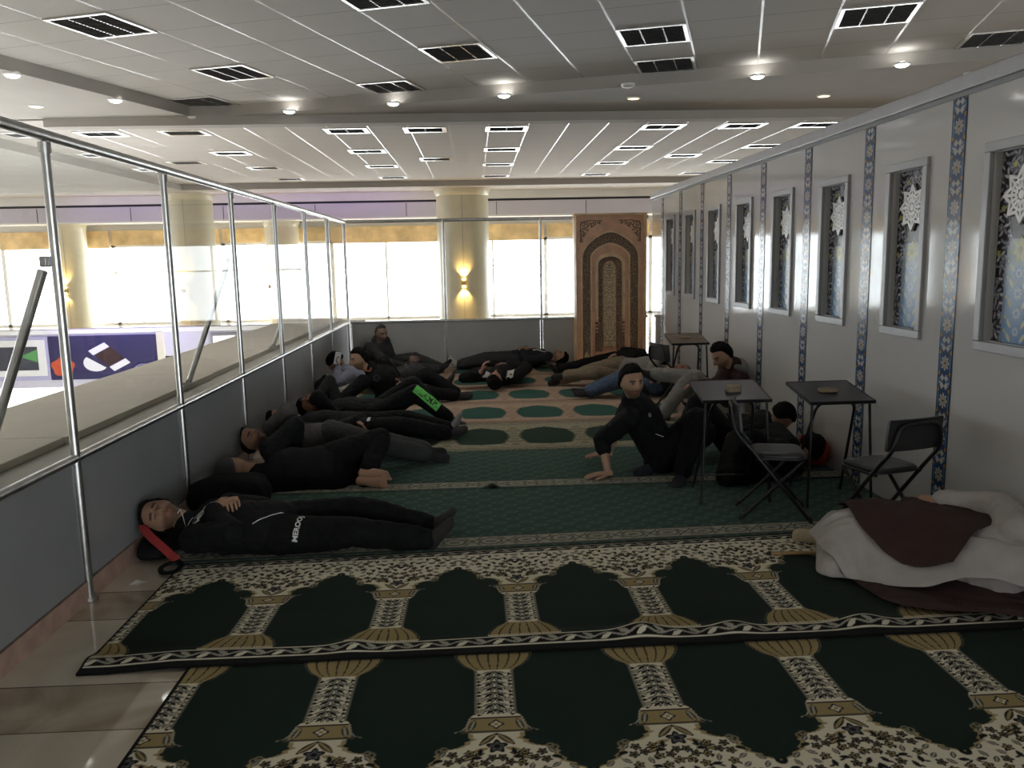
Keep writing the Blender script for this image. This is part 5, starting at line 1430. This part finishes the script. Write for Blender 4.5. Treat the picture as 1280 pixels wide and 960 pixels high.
# M: leaning back on his hands, looking at the camera
Mm = person('man in black jacket sitting and leaning back on both hands, looking at the camera', (1.38, 6.06, .125), (1.15, 5.98, .515), (1.118, 5.90, .70), (.80, -.45, .35), (.22, -1, -.08), (-.05, -.02, 1),
    wr=((.925, 5.82, .055), (.985, 6.26, .055)), an=((1.43, 5.64, .085), (1.30, 5.90, .075)), toe=((1.33, 5.48, .045), (1.14, 5.80, .04)), elb=((-.5, .6, 0), (-.6, .6, 0)), kn=((.55, .25, 1), (.9, .4, .7)),
    hands=(((-1, -.05, -.06), (.05, 0, -1)), ((-1, .05, -.06), (.05, 0, -1))), curl=(.08, .08), sleeves=(.30, .30), sock=('navy_sock', 'navy_sock'), vox=.007, eyes=True, hair='short', lb=1.18, stub=.7, seed=44, tone=(.42, .26, .175), shw=.18)
decal('piping', Mm['jacket'], stroke_pf([(-.06, .012), (0, .0), (.06, -.012)], .006), 'white_print', (1.36, 5.8, .29), (.9, .3, -.2), (.2, 0, 1))
decal('logo', Mm['jacket'], ([(.016*math.cos(a), .016*math.sin(a)) for a in np.linspace(0, 2*PI, 10, endpoint=False)], [tuple(range(10))]), 'grey_sock', (1.26, 5.8, .46), (.9, .3, 0), (0, 0, 1))
# P: black figure propped by the wall under the left table
P_ = person('man in black reclining by the white wall under the left near table', (2.00, 6.42, .13), (2.33, 6.40, .235), (2.40, 6.32, .325), (-.35, -.15, .95), (-.65, -.35, -.60), (.35, -.1, .9),
    wr=((2.03, 6.17, .24), (2.02, 6.46, .30)), an=((1.62, 6.26, .075), (1.60, 6.50, .075)), toe=((1.45, 6.22, .045), (1.43, 6.50, .045)), elb=((.2, -1, -.2), (.2, 1, 0)), kn=((-.2, 0, 1), (-.2, 0, 1)), seed=47, tone=(.30, .17, .12))
# Q: dark head by the red bag
Q = person('man in black lying under the near tables, round dark head beside the red bag', (1.92, 5.80, .165), (2.22, 5.82, .18), (2.40, 5.80, .19), (-.1, -.6, .8), (-.2, .6, -.3), (.75, .15, .5),
    wr=((2.02, 5.62, .10), (1.98, 5.74, .26)), an=((2.12, 5.62, .085), (2.10, 5.58, .085)), toe=((2.28, 5.60, .05), (2.26, 5.55, .05)), elb=((.2, -1, 0), (-.2, -.8, .5)), kn=((-1, .25, .2), (-1, .25, .5)), seed=50)
FZ = RUGT+.0165

# ------------------------------------------------------------------ robed sleeper at the right front
Rr = person('person in pale grey robe asleep by the white wall under a brown cloak', (2.16, 3.77, .165), (2.37, 3.40, .19), (2.49, 3.16, .14), (-.93, -.35, .1), (-.9, -.35, .05), (.35, -.93, 0),
    wr=((2.295, 3.88, .372), (2.42, 3.58, .07)), an=((1.985, 4.38, .07), (1.89, 4.24, .055)), toe=((1.94, 4.60, .05), (1.72, 4.27, .05)), elb=((.8, -.3, .15), (.6, .3, -.2)), kn=((-1, .1, -.1), (-1, 0, -.1)),
    hands=(((-.8, .5, -.05), (.0, .1, -1)), None), top='robe_cloth', legs='robe_cloth', sock='cream_sock', seed=60, tone=SKIN_B, curl=(.3, .5), hair='short')
def hfield(objs, x0, x1, y0, y1, st, zmax):
    bs = [bvh_of(o) for o in objs]; nx, ny = int((x1-x0)/st)+1, int((y1-y0)/st)+1
    gx, gy = np.meshgrid(x0+np.arange(nx)*st, y0+np.arange(ny)*st); H = FZ+wav2(gx, gy-.016*(gx+1.62))
    for i in range(ny):
        for j in range(nx):
            for b in bs:
                h = b.ray_cast(V((x0+j*st, y0+i*st, 2)), V((0, 0, -1)))
                if h[0] is not None: H[i, j] = max(H[i, j], min(h[0].z, zmax))
    return H
def tent(H, st, slope, it=40, sm=4):
    H = H.copy()
    for _ in range(it):
        P = np.pad(H, 1, mode='edge')
        for dy in (0, 1, 2):
            for dx in (0, 1, 2):
                if dx == 1 and dy == 1: continue
                H = np.maximum(H, P[dy:dy+H.shape[0], dx:dx+H.shape[1]]-slope*st*math.hypot(dx-1, dy-1))
    H0 = H.copy()
    for _ in range(sm):
        P = np.pad(H, 1, mode='edge')
        H = (P[:-2, 1:-1]+P[2:, 1:-1]+P[1:-1, :-2]+P[1:-1, 2:]+H*2)/6
    return np.maximum(H, H0-.01)
GX0, GY0, GS = 1.60, 2.95, .02
Hb = hfield([Rr['root'], Rr['trousers'], Rr['jacket']], GX0, 2.66, GY0, 4.5, GS, .285)
def hs(H, x, y):
    i = min(max((y-GY0)/GS, 0), H.shape[0]-1.001); j = min(max((x-GX0)/GS, 0), H.shape[1]-1.001); a, b = int(i), int(j); u, v = i-a, j-b
    return H[a, b]*(1-u)*(1-v)+H[a+1, b]*u*(1-v)+H[a, b+1]*(1-u)*v+H[a+1, b+1]*u*v
def resample(pts, n):
    P = [V((*p, 0)) for p in pts]; P = smooth_pts(P, 8) if len(P) > 2 else P
    L = [0]
    for a, b in zip(P[:-1], P[1:]): L.append(L[-1]+(b-a).length)
    out = []
    for k in range(n):
        t = L[-1]*k/(n-1); i = 0
        while i < len(L)-2 and L[i+1] < t: i += 1
        f = (t-L[i])/max(1e-6, L[i+1]-L[i]); out.append(P[i].lerp(P[i+1], f))
    return out
def drape(name, top, right, bottom, left, H, off, m, amp, dirv, seed, n=90, thick=.004, fold=14):
    """cloth patch between four edges (top: left->right, right: top->bottom, bottom: left->right, left: top->bottom) laid over the height field"""
    T, R_, B, L = resample(top, n), resample(right, n), resample(bottom, n), resample(left, n)
    dx, dy = V((*dirv, 0)).normalized()[:2]; vs = []
    for i in range(n):
        for j in range(n):
            s, t = j/(n-1), i/(n-1)
            p = T[j]*(1-t)+B[j]*t+L[i]*(1-s)+R_[i]*s-(T[0]*(1-s)*(1-t)+T[-1]*s*(1-t)+B[0]*(1-s)*t+B[-1]*s*t)
            a, b = p.x*dx+p.y*dy, -p.x*dy+p.y*dx
            w = 1-abs(noise.noise(V((a*2.5, b*fold+noise.noise(V((p.x*3, p.y*3, seed)))*2.2, seed))))*2.4
            w2 = noise.noise(V((p.x*7, p.y*7, seed+5)))
            e = min(1, 6*min(s, t, 1-s, 1-t)+.35)
            z = hs(H, p.x, p.y)+off+amp*(max(w, -.3)*.8+w2*.6+.5)*e
            vs.append((min(p.x, XR-.015), p.y, max(z, FZ+off*.5+.002)))
    fs = [(i*n+j, (i+1)*n+j, (i+1)*n+j+1, i*n+j+1) for i in range(n-1) for j in range(n-1)]
    me = bpy.data.meshes.new(name); me.from_pydata(vs, [], fs); me.update()
    o = mobj(name, me, M[m], Rr['root'], True); md = o.modifiers.new('thick', 'SOLIDIFY'); md.thickness = thick; md.offset = 1
    return o
H1 = tent(Hb, GS, .9); H0 = np.full_like(Hb, FZ)
drape('cloak_skirt', [(1.79, 3.83), (2.0, 3.75), (2.35, 3.4), (2.50, 3.2)], [(2.50, 3.2), (2.46, 3.12)], [(1.80, 3.46), (1.86, 3.38), (2.1, 3.25), (2.46, 3.12)], [(1.79, 3.83), (1.77, 3.7), (1.80, 3.46)], np.maximum(tent(Hb, GS, 1.6)*.25+FZ*.75, FZ+wav2(*np.meshgrid(GX0+np.arange(Hb.shape[1])*GS, GY0+np.arange(Hb.shape[0])*GS))+.004), .008, 'brown_cloth', .014, (.7, -.7), 3, 60, fold=16)
H2 = tent(Hb, GS, 1.15)
drape('robe', [(1.82, 4.23), (2.1, 4.10), (2.4, 3.95), (2.58, 3.86)], [(2.58, 3.86), (2.62, 3.5), (2.60, 3.0)], [(1.75, 3.72), (1.93, 3.55), (2.16, 3.36), (2.40, 3.18), (2.60, 3.0)], [(1.82, 4.23), (1.725, 4.12), (1.70, 3.93), (1.75, 3.72)], H2, .012, 'robe_cloth', .026, (.6, -.8), 11, 150, fold=17)
drape('cloak', [(1.92, 4.20), (2.02, 4.13), (2.14, 4.06), (2.30, 3.99), (2.38, 3.78), (2.41, 3.56)], [(2.41, 3.56), (2.27, 3.49), (2.10, 3.44)], [(1.85, 4.06), (1.86, 3.84), (1.95, 3.60), (2.10, 3.44)], [(1.92, 4.20), (1.87, 4.14), (1.85, 4.06)], H2, .074, 'brown_cloth', .013, (.6, -.8), 21, 110, fold=14)

# ------------------------------------------------------------------ ceiling fixtures
M['spot_white'] = mat('white_lamp_lens', (1, 1, 1), .3, 0, emit=(1, .98, .94), estr=9)
M['spot_warm'] = mat('warm_lamp_lens', (1, .8, .5), .3, 0, emit=(1, .62, .22), estr=7)
def spot(x, y, z, lab, warm=False, power=26.):
    t = empty('ceiling_spotlight', (x, y, z)); t['_inv'] = 1
    tag(t, lab, 'spotlight', 'warm recessed spotlights' if warm else 'white recessed spotlights')
    n = 20; mb = MB()
    prof = [(.0, .075), (-.012, .073), (-.016, .062), (-.006, .055), (.0, .052)]
    mb.rings([[V((q*math.cos(2*PI*j/n), q*math.sin(2*PI*j/n), zz)) for j in range(n)] for zz, q in prof], False)
    mb.build('trim_ring', M['vent_frame'], t, True)
    mb = MB(); mb.ellip((0, 0, -.012 if not warm else -.006), [(.062, 0, 0), (0, .062, 0), (0, 0, .026 if not warm else .010)], 16, 8); mb.build('lamp_lens', M['spot_warm' if warm else 'spot_white'], t, True)
    if power > 0:
        l = bpy.data.lights.new('ceiling_spotlight_light', 'SPOT'); l.energy = power; l.color = (1, .72, .4) if warm else (1, .96, .9); l.spot_size = math.radians(125); l.spot_blend = .7; l.shadow_soft_size = .05
        lo = bpy.data.objects.new('ceiling_spotlight_light', l); lo.location = (x, y, z-.045); COL.objects.link(lo)
    return t
SP_ = [(-4.03, 7.78, 'white spotlight at the left edge of the photo'), (-3.64, 8.97, 'white spotlight second from the left, beside the coffer corner'), (-2.04, 9.72, 'white spotlight third from the left, just right of the coffer corner'), (-.84, 9.32, 'white spotlight fourth from the left along the soffit'), (.345, 8.95, 'white spotlight above the middle of the prayer hall'), (2.753, 8.16, 'bright white spotlight right of centre along the soffit'), (3.94, 7.72, 'white spotlight nearest the cap of the white wall')]
for x, y, lab in SP_: spot(x, y, 3.30, lab)
for x, y, lab in [(-4.59, 9.27, 'warm orange spotlight above the left glass rail'), (1.755, 9.21, 'warm yellow spotlight in the middle of the soffit'), (3.84, 9.2, 'warm yellow spotlight between the two right white spotlights'), (4.86, 8.16, 'warm orange spotlight at the cap of the white wall')]: spot(x, y, 3.30, lab, True, 8)
# unseen spotlights added as fill light, carrying the rows on out of view
for k, (x, y) in enumerate([(-4.6, 5.5), (-5.3, 3.2), (-6.2, .4), (6.3, 7.0)]): spot(x, y, 3.30, ['added white spotlight left of the coffer, beyond the photo edge', 'added white spotlight left of the coffer, level with the first post', 'added white spotlight left of the coffer, behind the camera', 'added white spotlight beyond the white wall'][k])
for x, y, lab in [(1.564, 8.50, 'small smoke detector on the soffit above the warm spotlight'), (-3.22, 10.13-.06, 'small smoke detector at the coffer corner')]:
    t = MB(); n = 20
    t.rings([[V((x+q*math.cos(2*PI*j/n), y+q*math.sin(2*PI*j/n), z)) for j in range(n)] for z, q in ((3.30, .07), (3.28, .068), (3.268, .045), (3.262, .02))])
    o = t.build('smoke_detector', M['vent_frame'], None, True); tag(o, lab, 'smoke detector')

def make_vent(w, d, bays=3, e=.03):
    t = empty('ceiling_vent', (0, 0, 0)); t['_inv'] = 1
    f = MB()
    f.box2((-w/2, -d/2, -.012), (w/2, -d/2+e, 0)); f.box2((-w/2, d/2-e, -.012), (w/2, d/2, 0)); f.box2((-w/2, -d/2+e, -.012), (-w/2+e, d/2-e, 0)); f.box2((w/2-e, -d/2+e, -.012), (w/2, d/2-e, 0))
    for k in range(1, bays):
        x = -w/2+w*k/bays; f.box2((x-.006, -d/2+e, -.010), (x+.006, d/2-e, -.002))
    f.build('vent_frame', M['vent_metal'], t)
    g = MB(); g.box2((-w/2+e, -d/2+e, -.004), (w/2-e, d/2-e, -.0005))
    k = 0; yy = -d/2+e+.02
    while yy < d/2-e:
        g.box((0, yy, -.007), (w-2*e, .016, .003), Matrix.Rotation(.5, 3, 'X')); yy += .035
    g.build('grille', M['vent_dark'], t)
    return t
v1 = make_vent(.56, .56); v2 = make_vent(.60, .46, 2, .065)
used = set()
NV = [(-2.71, 6.47, 'at the upper left of the photo'), (-2.14, 8.13, 'right of the upper left one'), (-2.93, 9.62, 'tucked at the left corner of the coffer'), (-.42, 7.57, 'above the left white spotlights'), (-.64, 8.87, 'close to the soffit edge, left of centre'), (1.30, 7.01, 'right of centre, nearer of the pair'), (1.65, 8.13, 'right of centre at the soffit edge'), (3.03, 6.49, 'at the top edge of the photo, right side'), (4.50, 7.28, 'above the white wall at the right'), (-.816, 6.1, 'cut by the top edge of the photo')]
GR = .57
for x, y, lab in NV:
    # snap to the tile grid of the rotated coffer
    p = V((x, y, 0))-C0; a, b = p.dot(E1), -p.dot(E2)
    a = (math.floor(a/GR)+.5)*GR+.01; b = (math.floor(b/GR)+.5)*GR
    q = C0+E1*a-E2*b
    t = copy_tree(v1) if used else v1; used.add(1)
    t.location = (q.x, q.y, 3.42); t.rotation_euler = (0, 0, -TH)
    tag(t, 'air vent in the dark near coffer, '+lab, 'air vent', 'air vents in the near coffer')
cols = {-6.10: 'far left column', -5.1: 'second column from the left', -3.97: 'third column from the left', -1.74: 'column left of the cream pillar', -.65: 'column just left of the middle', .49: 'column right of the cream pillar', 2.70: 'fourth column from the right', 3.85: 'third column from the right', 4.90: 'rightmost visible column', 5.95: 'column hidden by the wall'}
rows = [(12.0, 'nearest row'), (14.2, 'second row'), (15.4, 'offset middle row'), (16.4, 'third row'), (18.6, 'farthest row')]
FVS = {-6.10: (0, 1, 3), -5.1: (0, 2), -3.97: (0, 1, 3, 4), -1.74: (0, 1, 3, 4), -.65: (0, 2), .49: (0, 1, 3, 4), 2.70: (0, 1, 3, 4), 3.85: (0, 2), 4.90: (0, 1, 3, 4)}
first_ = True
for x, rr in FVS.items():
    for r in rr:
        t = v2 if first_ else copy_tree(v2); first_ = False
        t.location = (x, rows[r][0], 3.42); tag(t, 'air vent in the bright far ceiling, '+rows[r][1]+', '+cols[x], 'air vent', 'air vents in the far ceiling')
for k, x in enumerate((-8, -5.6, -3.2, .9, 3.3)):
    t = copy_tree(v2); t.location = (x, 21.4, 3.42); tag(t, 'air vent in the last ceiling bay before the windows, '+['leftmost', 'second from left', 'left of the pillar', 'right of the pillar', 'rightmost'][k], 'air vent', 'air vents in the last bay')

# ------------------------------------------------------------------ daylight, lamps, camera
w = bpy.data.worlds.new('overcast_sky'); SC.world = w; w.use_nodes = True
bg = w.node_tree.nodes['Background']; bg.inputs[0].default_value = (.93, .97, 1.0, 1); bg.inputs[1].default_value = SKY
def area(name, loc, rot, sx, sy, e, col=(1, 1, 1), portal=False):
    l = bpy.data.lights.new(name, 'AREA'); l.shape = 'RECTANGLE'; l.size = sx; l.size_y = sy; l.energy = e; l.color = col
    o = bpy.data.objects.new(name, l); o.location = loc; o.rotation_euler = rot; COL.objects.link(o)
    if portal: l.cycles.is_portal = True
    return o
area('daylight_portal', (-4, Y1+.25, 1.09), (-PI/2, 0, 0), 36, 2.22, 1, portal=True)
area('daylight_portal', (-22.25, 17.6, 1.09), (0, -PI/2, 0), 2.22, 12.8, 1, portal=True)
area('daylight_portal', (1+1.5*BW, -8.25, 1.09), (PI/2, 0, 0), 3*BW, 2.22, 1, portal=True)
# violet cove lamp that tints the bulkhead
area('violet_cove_lamp', (-6, 21.6, 3.2), (PI/2*1.25, 0, 0), 9, .15, 12, (.5, .3, 1))
area('violet_banner_tint', (-6.3, PX-.5, .75), (PI/2*.6, 0, 0), 2.2, .1, 10, (.45, .35, 1))  # added light, gives the plain navy banner its violet top

SC.view_settings.view_transform = 'Standard'; SC.view_settings.look = 'None'; SC.view_settings.gamma = 1; SC.view_settings.use_curve_mapping = False
SC.view_settings.exposure = EXPO
SC.cycles.use_denoising = True
SC.cycles.max_bounces = 10; SC.cycles.diffuse_bounces = 6; SC.cycles.glossy_bounces = 4; SC.cycles.transparent_max_bounces = 16
SC.cycles.sample_clamp_indirect = 6.0
SC.cycles.caustics_reflective = False; SC.cycles.caustics_refractive = False
f_, pitch, yaw, roll = 1031.815, .15004, .04127, -.01955
F = V((math.sin(yaw)*math.cos(pitch), math.cos(yaw)*math.cos(pitch), -math.sin(pitch))); R = V((math.cos(yaw), -math.sin(yaw), 0)); U = R.cross(F)
R2 = R*math.cos(roll)+U*math.sin(roll); U2 = U*math.cos(roll)-R*math.sin(roll)
cd = bpy.data.cameras.new('camera'); cam = bpy.data.objects.new('camera', cd); COL.objects.link(cam)
cd.sensor_fit = 'HORIZONTAL'; cd.sensor_width = 36; cd.lens = 36*f_/1280; cd.clip_end = 200; cd.clip_start = .05
mw = Matrix((R2, U2, -F)).transposed().to_4x4(); mw.translation = (0, 0, 1.6); cam.matrix_world = mw
SC.camera = cam
for o in list(bpy.data.objects):
    if '_inv' in o: del o['_inv']
